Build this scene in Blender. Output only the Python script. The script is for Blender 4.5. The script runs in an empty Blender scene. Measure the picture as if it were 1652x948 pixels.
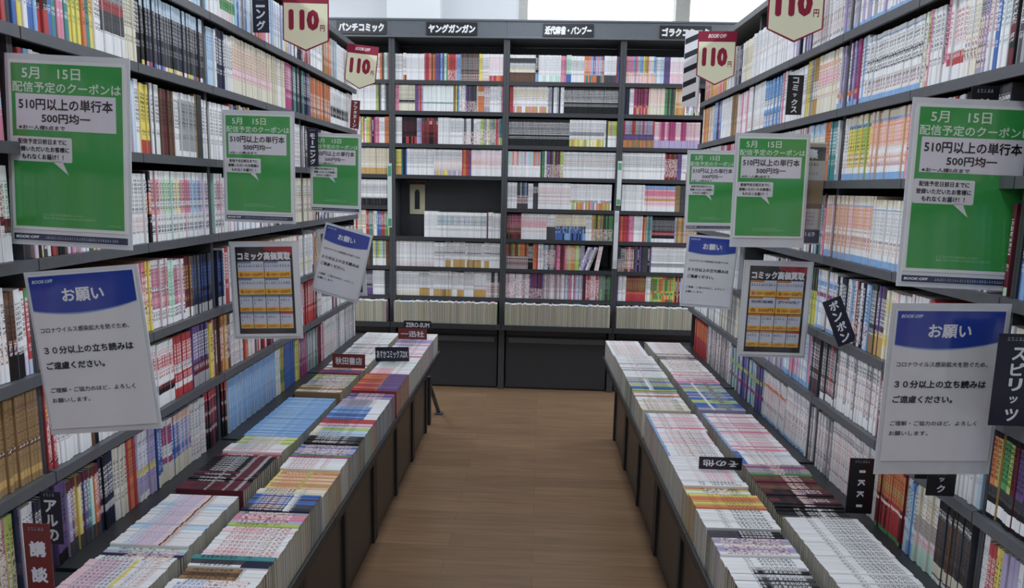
import bpy, math, random
import numpy as np
from mathutils import Matrix, Vector

S = bpy.context.scene
COL = S.collection
rnd = random.Random(7)

# ------------------------------------------------------------------ camera, light, exposure
FOC, IMW, IMH, EYE = 1130.0, 1652.0, 948.0, 1.43
def _n(v):
    v = np.array(v, float)
    return v / np.linalg.norm(v)
AX_Y = _n((49, -170, 1130))                    # aisle direction in camera axes (right, down, forward)
AX_X = _n((1, .027, -(49 + .027 * -170) / 1130))
AX_Z = np.cross(AX_X, AX_Y)
if AX_Z[1] > 0:
    AX_Z = -AX_Z
CAMM = np.stack([AX_X, AX_Y, AX_Z], 1)         # camera axes <- world
cam_d = bpy.data.cameras.new('camera')
cam_d.sensor_width = 36.0
cam_d.lens = FOC * 36.0 / IMW
cam_d.clip_start = .02
cam = bpy.data.objects.new('camera', cam_d)
COL.objects.link(cam)
_r, _d, _f = CAMM[0], CAMM[1], CAMM[2]
cam.matrix_world = Matrix(((_r[0], -_d[0], -_f[0], 0), (_r[1], -_d[1], -_f[1], 0), (_r[2], -_d[2], -_f[2], EYE), (0, 0, 0, 1)))
S.camera = cam

def project(p):
    c = CAMM @ (np.asarray(p, float) - (0, 0, EYE))
    return IMW / 2 + FOC * c[0] / c[2], IMH / 2 + FOC * c[1] / c[2]

W = bpy.data.worlds.new('daylight'); S.world = W; W.use_nodes = True
W.node_tree.nodes['Background'].inputs[0].default_value = (.93, .97, 1, 1)
W.node_tree.nodes['Background'].inputs[1].default_value = 2.6

def ceiling_or_fill_lamp(x, y, power, sx=.3, sy=1.2, z=3.22):
    d = bpy.data.lights.new('ceiling_or_fill_lamp', 'AREA'); d.shape = 'RECTANGLE'; d.size = sx; d.size_y = sy
    d.energy = power; d.color = (.855, .93, 1)
    o = bpy.data.objects.new('ceiling_or_fill_lamp', d); COL.objects.link(o); o.location = (x, y, z)
LAMP = 31.0
for _x, _k in ((-2.4, 1.25), (-.06, .52), (2.3, 1.25)):
    for _y, _q in ((-2.2, .3), (-.5, .7), (1.2, 1.05), (2.9, 1.05), (4.4, .88)):
        ceiling_or_fill_lamp(_x, _y, LAMP * _k * _q)
ceiling_or_fill_lamp(-.4, 5.3, LAMP * .16, 2.4, .15)  # added fill light, no fixture: brightens the wall behind the back bookcase

vs = S.view_settings
S.display_settings.display_device = 'sRGB'
vs.view_transform = 'Standard'; vs.look = 'None'; vs.gamma = 1.0; vs.use_curve_mapping = False
vs.exposure = 0.0

# ------------------------------------------------------------------ colours and materials
def lin(h):
    h = h.lstrip('#')
    o = []
    for i in (0, 2, 4):
        c = int(h[i:i + 2], 16) / 255
        o.append(c / 12.92 if c <= .04045 else ((c + .055) / 1.055) ** 2.4)
    return tuple(o)
PAL = {k: lin(v) for k, v in dict(
    white='e9e9ec', cream='e3dcc6', grey='a2a2a8', darkgrey='45464c', black='17171c', navy='1b2447', blue='3a6cc0', skyblue='7db0e6',
    lightblue='b8d5ec', teal='2f8f92', mint='bce3d4', green='4c9a55', lime='b5cf4e', yellow='ead53c', gold='cba04a', orange='df7732',
    peach='f0c2a4', pink='e586a6', palepink='f0ccd6', magenta='b9377f', red='c22f36', maroon='6b2030', brown='6d4a34', tan='9c7a48',
    purple='6b5090', lilac='b5a7d2', palegreen='c3e2bf', paleyellow='efe5b4', rose='e3a3a9', paleblue='b4cbea', palelilac='d6cbe6').items()}
def _mute(c, k=.80):
    g = .3 * c[0] + .59 * c[1] + .11 * c[2]
    return tuple(g + (x - g) * k for x in c)
PAL = {k: _mute(v) for k, v in PAL.items()}

def new_mat(name, rough=.5, spec=.5, base=None):
    m = bpy.data.materials.new(name); m.use_nodes = True
    b = m.node_tree.nodes['Principled BSDF']
    b.inputs['Roughness'].default_value = rough
    b.inputs['Specular IOR Level'].default_value = spec
    if base:
        b.inputs['Base Color'].default_value = (*base, 1)
    return m, m.node_tree.nodes, m.node_tree.links, b

def painted(name, base, rough=.45, spec=.5, amount=.12, scale=60):
    """plain painted surface with a faint procedural mottling"""
    m, N, L, b = new_mat(name, rough, spec)
    tc = N.new('ShaderNodeTexCoord'); nz = N.new('ShaderNodeTexNoise'); nz.inputs['Scale'].default_value = scale
    L.new(tc.outputs['Object'], nz.inputs['Vector'])
    mx = N.new('ShaderNodeMix'); mx.data_type = 'RGBA'
    mx.inputs[6].default_value = (*[c * (1 - amount) for c in base], 1); mx.inputs[7].default_value = (*[c * (1 + amount) for c in base], 1)
    L.new(nz.outputs['Fac'], mx.inputs[0]); L.new(mx.outputs[2], b.inputs['Base Color'])
    return m

def math_node(N, L, op, a, b=None):
    n = N.new('ShaderNodeMath'); n.operation = op
    for i, v in enumerate((a, b)):
        if v is None: continue
        if isinstance(v, (int, float)): n.inputs[i].default_value = v
        else: L.new(v, n.inputs[i])
    return n.outputs[0]

def make_cover_material():
    m, N, L, b = new_mat('printed_cover', .42, .4)
    col = N.new('ShaderNodeAttribute'); col.attribute_name = 'Col'
    ink = N.new('ShaderNodeAttribute'); ink.attribute_name = 'Ink'
    uv = N.new('ShaderNodeUVMap'); uv.uv_map = 'UVMap'
    sc = N.new('ShaderNodeVectorMath'); sc.operation = 'SCALE'; sc.inputs['Scale'].default_value = 640
    L.new(uv.outputs[0], sc.inputs[0])
    fl = N.new('ShaderNodeVectorMath'); fl.operation = 'FLOOR'; L.new(sc.outputs[0], fl.inputs[0])
    wn = N.new('ShaderNodeTexWhiteNoise'); wn.noise_dimensions = '2D'; L.new(fl.outputs[0], wn.inputs['Vector'])
    sep = N.new('ShaderNodeSeparateXYZ'); L.new(uv.outputs[0], sep.inputs[0])
    fr = math_node(N, L, 'FRACT', math_node(N, L, 'MULTIPLY', sep.outputs[1], 98.0))
    gate = math_node(N, L, 'MULTIPLY', math_node(N, L, 'GREATER_THAN', fr, .14), math_node(N, L, 'LESS_THAN', fr, .92))
    g = math_node(N, L, 'MULTIPLY', math_node(N, L, 'LESS_THAN', wn.outputs['Value'], .62), gate)
    g = math_node(N, L, 'MULTIPLY', g, math_node(N, L, 'GREATER_THAN', ink.outputs['Alpha'], .4))
    g = math_node(N, L, 'MULTIPLY', g, ink.outputs['Alpha'])
    mx = N.new('ShaderNodeMix'); mx.data_type = 'RGBA'
    L.new(g, mx.inputs[0]); L.new(col.outputs['Color'], mx.inputs[6]); L.new(ink.outputs['Color'], mx.inputs[7])
    nz = N.new('ShaderNodeTexNoise'); nz.inputs['Scale'].default_value = 85; nz.inputs['Detail'].default_value = 3
    L.new(uv.outputs[0], nz.inputs['Vector'])
    rp = N.new('ShaderNodeValToRGB'); rp.color_ramp.interpolation = 'CONSTANT'
    e = rp.color_ramp.elements
    e[0].position = 0; e[0].color = (.05, .03, .04, 1); e[1].position = .42; e[1].color = (.75, .5, .4, 1)
    for p, c in ((.49, (.83, .8, .82)), (.57, (.42, .14, .2)), (.63, (.12, .15, .36))):
        x = e.new(p); x.color = (*c, 1)
    L.new(nz.outputs['Fac'], rp.inputs[0])
    isp = math_node(N, L, 'MULTIPLY', math_node(N, L, 'GREATER_THAN', ink.outputs['Alpha'], .1), math_node(N, L, 'LESS_THAN', ink.outputs['Alpha'], .4))
    isp = math_node(N, L, 'MULTIPLY', isp, .72)
    m2 = N.new('ShaderNodeMix'); m2.data_type = 'RGBA'
    L.new(isp, m2.inputs[0]); L.new(mx.outputs[2], m2.inputs[6]); L.new(rp.outputs[0], m2.inputs[7])
    L.new(m2.outputs[2], b.inputs['Base Color'])
    return m

def make_attr_material(name, rough, spec=.3, grain=0):
    m, N, L, b = new_mat(name, rough, spec)
    col = N.new('ShaderNodeAttribute'); col.attribute_name = 'Col'
    if grain:
        tc = N.new('ShaderNodeTexCoord'); nz = N.new('ShaderNodeTexNoise'); nz.inputs['Scale'].default_value = grain
        L.new(tc.outputs['Object'], nz.inputs['Vector'])
        mx = N.new('ShaderNodeMix'); mx.data_type = 'RGBA'; mx.blend_type = 'MULTIPLY'
        L.new(math_node(N, L, 'MULTIPLY', nz.outputs['Fac'], .5), mx.inputs[0])
        L.new(col.outputs['Color'], mx.inputs[6]); mx.inputs[7].default_value = (.55, .5, .42, 1)
        L.new(mx.outputs[2], b.inputs['Base Color'])
    else:
        L.new(col.outputs['Color'], b.inputs['Base Color'])
    return m

M_COVER = make_cover_material()
M_PAGES = make_attr_material('page_edges', .8, .2, 90)
M_PRINT = make_attr_material('printed_paper', .35, .4)
M_STEEL = painted('grey_steel', (.088, .092, .103), .42)
M_POST = painted('upright_steel', (.05, .053, .06), .45)
M_HEADER = painted('header_steel', (.115, .13, .15), .45)
M_DARK = painted('dark_steel', (.030, .032, .037), .42)
M_PANEL = painted('trough_panel', (.060, .053, .048), .33)
M_BLACKP = painted('black_plastic', (.008, .008, .011), .35)
M_NAVYP = painted('navy_plastic', (.010, .012, .030), .35)
M_MAROONP = painted('maroon_plastic', (.165, .026, .024), .35)
M_WALL = painted('white_wall', (.72, .74, .77), .8, .2, .03, 4)
M_CEIL = painted('white_ceiling', (.75, .76, .78), .9, .2, .03, 4)
M_FRAME = painted('beige_frame', (.42, .41, .38), .5)
M_CREAMP = painted('cream_plastic', (.50, .47, .33), .4)
M_SLEEVE = painted('frosted_sleeve', (.62, .64, .68), .25, .5, .04)

def make_clear():
    m, N, L, b = new_mat('clear_plastic', .08)
    t = N.new('ShaderNodeBsdfTransparent'); g = N.new('ShaderNodeBsdfGlossy'); g.inputs['Roughness'].default_value = .12
    mx = N.new('ShaderNodeMixShader'); mx.inputs[0].default_value = .035
    L.new(t.outputs[0], mx.inputs[1]); L.new(g.outputs[0], mx.inputs[2])
    L.new(mx.outputs[0], N['Material Output'].inputs['Surface'])
    return m
M_CLEAR = make_clear()

def make_floor():
    m, N, L, b = new_mat('wood_plank_floor', .38, .4)
    tc = N.new('ShaderNodeTexCoord')
    br = N.new('ShaderNodeTexBrick'); br.inputs['Scale'].default_value = 1.0
    br.inputs['Brick Width'].default_value = .92; br.inputs['Row Height'].default_value = .101
    br.inputs['Mortar Size'].default_value = .0012; br.inputs['Color1'].default_value = (*lin('826750'), 1)
    br.inputs['Color2'].default_value = (*lin('907459'), 1); br.inputs['Mortar'].default_value = (*lin('705846'), 1)
    br.offset = .37
    L.new(tc.outputs['Object'], br.inputs['Vector'])
    mp = N.new('ShaderNodeMapping'); mp.inputs['Scale'].default_value = (3.5, 46, 1); L.new(tc.outputs['Object'], mp.inputs[0])
    nz = N.new('ShaderNodeTexNoise'); nz.inputs['Scale'].default_value = 1; nz.inputs['Detail'].default_value = 5; L.new(mp.outputs[0], nz.inputs['Vector'])
    rp = N.new('ShaderNodeValToRGB'); rp.color_ramp.elements[0].position = .3; rp.color_ramp.elements[0].color = (.78, .77, .76, 1)
    rp.color_ramp.elements[1].position = .7; rp.color_ramp.elements[1].color = (1.08, 1.08, 1.08, 1)
    L.new(nz.outputs['Fac'], rp.inputs[0])
    mx = N.new('ShaderNodeMix'); mx.data_type = 'RGBA'; mx.blend_type = 'MULTIPLY'; mx.inputs[0].default_value = 1
    L.new(br.outputs['Color'], mx.inputs[6]); L.new(rp.outputs[0], mx.inputs[7]); L.new(mx.outputs[2], b.inputs['Base Color'])
    return m
M_FLOOR = make_floor()

# ------------------------------------------------------------------ mesh helpers
class MB:
    """collects boxes and prisms into one mesh"""
    def __init__(self): self.v = []; self.f = []
    def box(self, x0, x1, y0, y1, z0, z1):
        x0, x1 = min(x0, x1), max(x0, x1); y0, y1 = min(y0, y1), max(y0, y1); z0, z1 = min(z0, z1), max(z0, z1)
        b = len(self.v)
        self.v += [(x0, y0, z0), (x1, y0, z0), (x1, y1, z0), (x0, y1, z0), (x0, y0, z1), (x1, y0, z1), (x1, y1, z1), (x0, y1, z1)]
        self.f += [tuple(b + i for i in q) for q in ((0, 3, 2, 1), (4, 5, 6, 7), (0, 1, 5, 4), (1, 2, 6, 5), (2, 3, 7, 6), (3, 0, 4, 7))]
        return self
    def prism(self, pts, y0, y1):
        """polygon in x-z (counter-clockwise seen from -y) swept from y0 (front) to y1"""
        b = len(self.v); n = len(pts)
        self.v += [(x, y0, z) for x, z in pts] + [(x, y1, z) for x, z in pts]
        self.f.append(tuple(range(b, b + n))); self.f.append(tuple(range(b + 2 * n - 1, b + n - 1, -1)))
        for i in range(n):
            j = (i + 1) % n
            self.f.append((b + i, b + n + i, b + n + j, b + j))
        return self
    def build(self, name, mat, parent=None, bevel=0.0):
        me = bpy.data.meshes.new(name); me.from_pydata(self.v, [], self.f); me.materials.append(mat)
        o = bpy.data.objects.new(name, me); COL.objects.link(o)
        if parent: o.parent = parent
        if bevel:
            md = o.modifiers.new('bevel', 'BEVEL'); md.width = bevel; md.segments = 2; md.limit_method = 'ANGLE'
        return o

def tag(o, label=None, cat=None, group=None, kind=None):
    if label: o['label'] = label
    if cat: o['category'] = cat
    if group: o['group'] = group
    if kind: o['kind'] = kind
    return o
def empty(name, loc, rz=0.0, rot=None):
    o = bpy.data.objects.new(name, None); o.empty_display_size = .05; COL.objects.link(o)
    o.location = loc; o.rotation_euler = rot if rot else (0, 0, rz)
    return o

XR, AR = .905, math.atan(.0248)
ZROW = {'L': {1: 1.925, 2: 1.713, 3: 1.496, 4: 1.270, 5: 1.040, 6: .825, 7: .607},
        'R': {1: 1.885, 2: 1.675, 3: 1.470, 4: 1.245, 5: 1.020, 6: .815, 7: .597}}
def unit_axes(side):
    """u (towards the aisle), s (along the shelf, away from the entrance)"""
    if side == 'L': return np.array((1., 0, 0)), np.array((0, 1., 0))
    return np.array((-math.cos(AR), -math.sin(AR), 0)), np.array((-math.sin(AR), math.cos(AR), 0))
def at(side, u, s, z):
    U, A = unit_axes(side)
    o = np.array((-1.0, 0, 0)) if side == 'L' else np.array((XR, 0, 0))
    return o + U * u + A * s + np.array((0, 0, z))

# ------------------------------------------------------------------ what stands where (metres along each shelf, spine colours)
ROWS={
 ('L', 1):[(1.869, 2.017, 'white i:black'), (2.017, 2.195, 'lightblue,white 80-100:white'), (2.195, 2.236, 'white,palepink i:grey'), (2.236, 2.347, 'palepink,mint 20-40:green'), (2.347, 2.484, 'blue,lightblue,grey i:white'), (2.484, 2.64, 'orange,pink,white'), (2.64, 2.79, 'lightblue,white i:blue'), (2.79, 3.098, 'MIXW'), (3.098, 3.271, 'white i:black'), (3.271, 3.394, 'tan,orange i:white'), (3.394, 3.496, 'grey,lightblue i:white'), (3.496, 3.84, 'white i:grey')],
 ('L', 2):[(1.295, 1.355, 'darkgrey,red i:white'), (1.355, 1.366, 'blue i:white'), (1.366, 1.39, 'yellow,white i:blue'), (1.39, 1.42, 'blue,skyblue i:white'), (1.42, 1.45, 'red 30-60:black'), (1.45, 1.478, 'blue,teal,skyblue i:white'), (1.478, 1.498, 'red,pink i:white'), (1.498, 1.516, 'teal i:white'), (1.516, 1.558, 'lime,yellow i:green'), (1.558, 1.569, 'orange'), (1.569, 1.584, 'teal'), (1.584, 1.601, 'yellow i:red'), (1.601, 1.628, 'white i:black'), (1.628, 1.719, 'white 30-55:darkgrey 55-68:red 68-100:grey i:black'), (1.719, 1.763, 'cream i:black'), (1.763, 1.785, 'black i:white'), (1.785, 2.147, 'black,navy,darkgrey 0-9:yellow,lilac,grey,pink,red,blue,white 80-100:lightblue i:grey'), (2.147, 2.196, 'lightblue,white i:blue'), (2.196, 2.26, 'navy i:white'), (2.26, 2.309, 'white i:black'), (2.309, 2.635, 'cream 30-48:palepink i:red'), (2.635, 2.787, 'cream,white i:tan'), (2.787, 2.863, 'magenta i:white'), (2.863, 3.004, 'teal,darkgrey i:white'), (3.004, 3.084, 'navy,purple i:white'), (3.084, 3.382, 'orange,tan p10-60 i:red'), (3.382, 3.672, 'white 20-50:black i:black'), (3.672, 3.83, 'white i:red')],
 ('L', 3):[(1.27, 1.311, 'red,pink 35-45:lightblue i:white'), (1.311, 1.333, 'red 35-45:lightblue i:white'), (1.333, 1.362, 'cream,white p10-50'), (1.362, 1.399, 'skyblue,red,white i:navy'), (1.399, 1.431, 'cream i:brown'), (1.431, 1.459, 'darkgrey,white i:white'), (1.459, 1.593, 'white,palepink i:black'), (1.593, 1.72, 'grey,white i:black'), (1.72, 1.741, 'lightblue,pink i:white'), (1.741, 1.762, 'white i:navy'), (1.762, 1.805, 'yellow 0-20:red i:black'), (1.805, 1.861, 'white,darkgrey i:black'), (1.861, 1.928, 'maroon,brown i:black'), (1.928, 1.958, 'white i:black'), (1.958, 2.05, 'white 10-90:grey i:black'), (2.05, 2.088, 'tan,darkgrey i:black'), (2.088, 2.281, 'white 40-60:white i:black'), (2.281, 2.513, 'MIXW'), (2.513, 2.854, 'MIXW'), (2.854, 2.997, 'white p5-70 i:black'), (2.997, 3.226, 'navy,darkgrey i:white'), (3.226, 3.525, 'white,tan i:red'), (3.525, 3.833, 'maroon,red i:white')],
 ('L', 4):[(1.243, 1.288, 'white,palepink 40-50:maroon i:red'), (1.288, 1.307, 'white,green 30-45:maroon i:green'), (1.307, 1.326, 'blue i:white'), (1.326, 1.424, 'MIXW'), (1.424, 1.463, 'brown,black i:white'), (1.463, 1.699, 'MIXW'), (1.699, 1.767, 'white p15-40 i:navy'), (1.767, 1.79, 'black 40-70:orange i:white'), (1.79, 2.207, 'rose,rose,palepink,palegreen,palegreen,mint,paleyellow,paleyellow,rose,rose,pink,lightblue,paleblue,paleblue,lilac,palelilac,rose,mint,mint,mint,paleblue,rose,palepink 0-38:white 88-100:white 50-56:white ik i:navy h185'), (2.207, 2.494, 'lightblue,white,palepink 0-35:white'), (2.494, 2.837, 'MIXW'), (2.837, 3.079, 'cream p20-55 70-80:white i:black'), (3.079, 3.406, 'MIXW'), (3.406, 3.822, 'white,cream i:black')],
 ('L', 5):[(1.216, 1.271, 'white p20-50 i:black'), (1.271, 1.292, 'brown 0-40:black p30-45 i:black'), (1.292, 1.313, 'white 0-30:black i:black'), (1.313, 1.399, 'MIXW'), (1.399, 1.556, 'MIXW'), (1.556, 1.707, 'teal,gold,red,brown,grey i:white'), (1.707, 1.749, 'orange,gold,pink 0-40:yellow p20-80'), (1.749, 1.77, 'black,yellow p10-80'), (1.77, 1.856, 'pink,palepink,rose 0-28:white 88-100:white 55-60:white ik i:navy'), (1.856, 1.883, 'mint 0-28:white ik i:green'), (1.883, 1.937, 'pink,palepink,pink 0-28:white 88-100:white ik i:navy'), (1.937, 1.984, 'maroon,brown 0-16:white i:gold'), (1.984, 2.186, 'black,darkgrey,navy 0-16:grey 16-35:navy i:blue'), (2.186, 2.231, 'red,white i:white'), (2.231, 2.475, 'white,palepink i:black'), (2.475, 2.895, 'orange,white,cream p10-40'), (2.895, 3.064, 'white 10-45:cream i:black'), (3.064, 3.445, 'MIXW'), (3.445, 3.812, 'grey,white i:black')],
 ('L', 6):[(1.191, 1.331, 'tan 40-46:brown 8-16:gold i:brown h185'), (1.331, 1.379, 'red p5-60 i:yellow'), (1.379, 1.498, 'white i:black'), (1.498, 1.521, 'brown,black'), (1.521, 1.727, 'white,palepink 60-90:red i:maroon'), (1.727, 1.865, 'white 60-80:red 20-34:black i:red'), (1.865, 1.967, 'red 40-55:white 15-25:white i:white'), (1.967, 2.064, 'navy,purple 0-20:grey 20-40:maroon i:white'), (2.064, 2.097, 'yellow i:black'), (2.097, 2.157, 'purple,brown,pink p20-80'), (2.157, 2.221, 'orange,brown,gold p20-80'), (2.221, 2.323, 'white p5-70 i:black'), (2.323, 2.402, 'orange,white,red'), (2.402, 2.639, 'grey,palepink,red,maroon i:white'), (2.639, 2.926, 'lightblue,white,red i:blue'), (2.926, 3.101, 'red i:white'), (3.101, 3.183, 'white,darkgrey p10-60'), (3.183, 3.433, 'white,maroon,white i:black'), (3.433, 3.801, 'white,grey i:black')],
 ('L', 7):[(1.166, 1.244, 'lime,pink,cream p5-60 i:maroon'), (1.244, 1.261, 'navy,purple'), (1.261, 1.299, 'white,palepink i:purple'), (1.299, 1.347, 'navy,darkgrey i:white'), (1.347, 1.394, 'purple 0-15:black i:black'), (1.394, 1.509, 'lilac,purple,gold,yellow,darkgrey,purple,teal,mint,orange,red,white 85-100:maroon 0-20:darkgrey i:white'), (1.509, 1.565, 'black,navy 25-35:grey i:white'), (1.565, 1.616, 'cream,white i:black'), (1.616, 1.657, 'orange,red i:maroon'), (1.657, 1.744, 'lilac,white 38-48:yellow 10-36:lilac i:blue'), (1.744, 1.753, 'navy'), (1.753, 1.784, 'blue 0-20:cream i:white'), (1.784, 1.83, 'white,palepink 60-90:magenta 30-40:magenta 0-25:cream i:navy'), (1.83, 1.939, 'purple,blue,lilac 0-28:cream 85-100:peach i:white'), (1.939, 2.024, 'white 30-60:white p5-40 i:black'), (2.024, 2.183, 'black,black,maroon 30-36:grey 60-66:grey 85-100:red i:red'), (2.183, 2.597, 'skyblue i:lightblue h180 g:white'), (2.597, 2.642, 'white i:navy'), (2.642, 2.696, 'lime,gold 20-50:green'), (2.696, 2.818, 'blue i:navy'), (2.818, 2.864, 'yellow,lime'), (2.864, 2.951, 'purple,magenta,darkgrey i:white'), (2.951, 3.096, 'teal,grey i:white'), (3.096, 3.198, 'maroon,pink,white i:black'), (3.198, 3.368, 'white p10-60 i:black'), (3.368, 3.791, 'white,grey,white i:black p30-50')],
 ('R', 1):[(1.605, 1.782, 'white i:black'), (1.782, 1.974, 'white,lilac 0-10:skyblue i:navy p20-60'), (1.974, 2.176, 'lilac,white,grey 0-10:skyblue i:black'), (2.176, 2.406, 'white p10-50 i:grey'), (2.406, 2.565, 'lilac,white,navy i:black'), (2.565, 3.004, 'white i:grey p50-60'), (3.004, 3.153, 'cream,white i:brown'), (3.153, 3.242, 'navy,grey i:white'), (3.242, 3.377, 'white i:black'), (3.377, 3.613, 'lime,pink,orange i:white'), (3.613, 3.886, 'green,pink,gold,magenta i:white')],
 ('R', 2):[(1.364, 1.416, 'grey,darkgrey i:white'), (1.416, 1.44, 'black 0-20:maroon 30-50:maroon i:white'), (1.44, 1.466, 'white 30-70:white i:teal'), (1.466, 1.479, 'blue i:white'), (1.479, 1.498, 'white i:red'), (1.498, 1.532, 'lilac,grey p10-70'), (1.532, 1.573, 'cream,white p20-50 i:grey'), (1.573, 1.634, 'white 20-35:red i:red'), (1.634, 1.657, 'black,pink 0-25:white'), (1.657, 1.701, 'white i:black'), (1.701, 1.741, 'lime,pink,white p10-60'), (1.741, 2.006, 'white 0-11:skyblue 92-94:skyblue p12-34 i:black 60-64:black 46-49:black'), (2.006, 2.049, 'white,skyblue 0-11:skyblue'), (2.049, 2.173, 'white,lilac,purple,magenta,white 0-11:skyblue 20-26:orange i:navy'), (2.173, 2.324, 'cream,white 50-70:palepink 78-84:peach i:red'), (2.324, 2.362, 'gold 30-60:white'), (2.362, 2.413, 'yellow,grey'), (2.413, 2.577, 'white i:black'), (2.577, 2.65, 'pink,white'), (2.65, 2.823, 'skyblue 40-60:white p5-30'), (2.823, 3.021, 'white p10-30 i:grey'), (3.021, 3.176, 'white,pink i:red'), (3.176, 3.269, 'tan'), (3.269, 3.43, 'white i:grey'), (3.43, 3.563, 'purple,skyblue i:white'), (3.563, 3.834, 'orange,gold,white,cream i:brown')],
 ('R', 3):[(1.327, 1.378, 'red 10-40:white i:white'), (1.378, 1.409, 'pink,purple,lilac'), (1.409, 1.486, 'darkgrey,black i:white'), (1.486, 1.551, 'black,darkgrey 20-80:darkgrey i:white'), (1.551, 1.591, 'lilac,red,white'), (1.591, 1.656, 'black,white i:white'), (1.656, 1.717, 'orange,white,red p5-60'), (1.717, 1.76, 'pink,palepink 40-50:red i:red'), (1.76, 1.958, 'peach,palepink,peach 0-11:skyblue 11-20:white p20-38 38-50:white 84-88:skyblue 88-100:cream i:orange'), (1.958, 2.083, 'yellow,lime,yellow 0-11:skyblue 11-20:white p20-42 80-86:skyblue 86-100:cream i:black'), (2.083, 2.152, 'white 0-11:skyblue i:black p20-40'), (2.152, 2.199, 'teal i:white'), (2.199, 2.235, 'orange'), (2.235, 2.369, 'lightblue 30-80:cream 0-20:white i:grey'), (2.369, 2.449, 'white,black,red'), (2.449, 2.942, 'white,palepink i:maroon'), (2.942, 3.403, 'red,pink,white'), (3.403, 3.784, 'white i:red')],
 ('R', 4):[(1.285, 1.362, 'skyblue,blue 40-55:maroon i:white'), (1.362, 1.668, 'MIXW'), (1.668, 1.739, 'red,pink 0-40:orange p40-50 i:white'), (1.739, 1.893, 'white 0-11:skyblue p20-40 84-86:skyblue 88-100:cream i:grey'), (1.893, 2.179, 'peach,palepink,peach 0-11:skyblue 11-20:white p20-40 40-52:white 84-86:skyblue 86-100:cream i:orange'), (2.179, 2.322, 'MIXW'), (2.322, 2.742, 'MIXW'), (2.742, 3.059, 'cream i:grey'), (3.059, 3.728, 'white,cream i:black')],
 ('R', 5):[(1.244, 1.278, 'brown i:white'), (1.278, 1.315, 'cream i:black'), (1.315, 1.575, 'grey,white i:black'), (1.575, 1.673, 'white,red i:black'), (1.673, 1.735, 'white,palepink i:red'), (1.735, 1.78, 'cream 70-85:yellow 20-35:yellow i:grey'), (1.78, 1.822, 'purple,darkgrey 0-35:gold i:white'), (1.822, 1.861, 'darkgrey,black 0-30:tan i:white'), (1.861, 2.064, 'skyblue,red,white,navy,white p5-40 i:navy'), (2.064, 2.206, 'white,lightblue 55-62:red 75-82:skyblue 0-6:skyblue i:blue'), (2.206, 2.245, 'lime,yellow 60-100:navy'), (2.245, 2.558, 'MIXW'), (2.558, 2.699, 'white 0-50:cream i:grey'), (2.699, 3.007, 'GAP'), (3.007, 3.194, 'white i:black'), (3.194, 3.673, 'white,grey i:black')],
 ('R', 6):[(1.206, 1.357, 'blue,skyblue,navy,purple,purple,magenta,maroon,lime,green,green,yellow,gold,orange,red,red,maroon 0-25:black 5-18:white 25-38:darkgrey 92-100:black i:black h185'), (1.357, 1.433, 'white,white,lightblue i:grey'), (1.433, 1.455, 'red,white'), (1.455, 1.695, 'MIXW'), (1.695, 1.737, 'white i:grey'), (1.737, 1.774, 'red,brown,maroon i:white'), (1.774, 2.022, 'white,grey 0-15:white p20-75 i:black'), (2.022, 2.126, 'darkgrey,black,darkgrey,red 0-12:white p15-40 i:white'), (2.126, 2.202, 'darkgrey,maroon i:white'), (2.202, 2.44, 'lightblue,white,pink 0-10:skyblue i:purple'), (2.44, 2.661, 'lilac,grey,cream'), (2.661, 2.96, 'white,cream i:black'), (2.96, 3.248, 'grey,cream i:black'), (3.248, 3.729, 'white,grey i:black')],
 ('R', 7):[(1.166, 1.27, 'white,palepink,white,lilac,white i:grey'), (1.27, 1.292, 'yellow 0-25:black i:black'), (1.292, 1.316, 'red 0-20:black i:white'), (1.316, 1.331, 'white i:grey'), (1.331, 1.479, 'brown,darkgrey,brown 0-6:white 8-22:cream 80-100:black i:black h182'), (1.479, 1.558, 'cream,white,cream 40-62:grey 25-40:palepink 0-25:mint i:tan'), (1.558, 1.585, 'blue,skyblue 20-90:lightblue i:navy'), (1.585, 1.601, 'lightblue'), (1.601, 1.741, 'red,red,maroon 50-96:orange 60-70:gold 40-44:cream 0-6:green i:brown h182'), (1.741, 1.757, 'white i:grey'), (1.757, 1.828, 'white,cream p50-90 i:blue'), (1.828, 2.002, 'white,palepink p10-80 i:black'), (2.002, 2.166, 'grey,white p10-80 i:black'), (2.166, 2.195, 'darkgrey,white'), (2.195, 2.369, 'white 0-6:skyblue p20-80 i:grey'), (2.369, 2.598, 'white,palepink 0-6:skyblue p30-50 70-76:orange i:red'), (2.598, 3.028, 'lilac,blue,purple,mint,blue 30-38:magenta 60-70:lime i:navy'), (3.028, 3.419, 'grey,white,grey p10-90 i:black'), (3.419, 3.675, 'red 50-95:orange i:maroon')],
}
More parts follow.
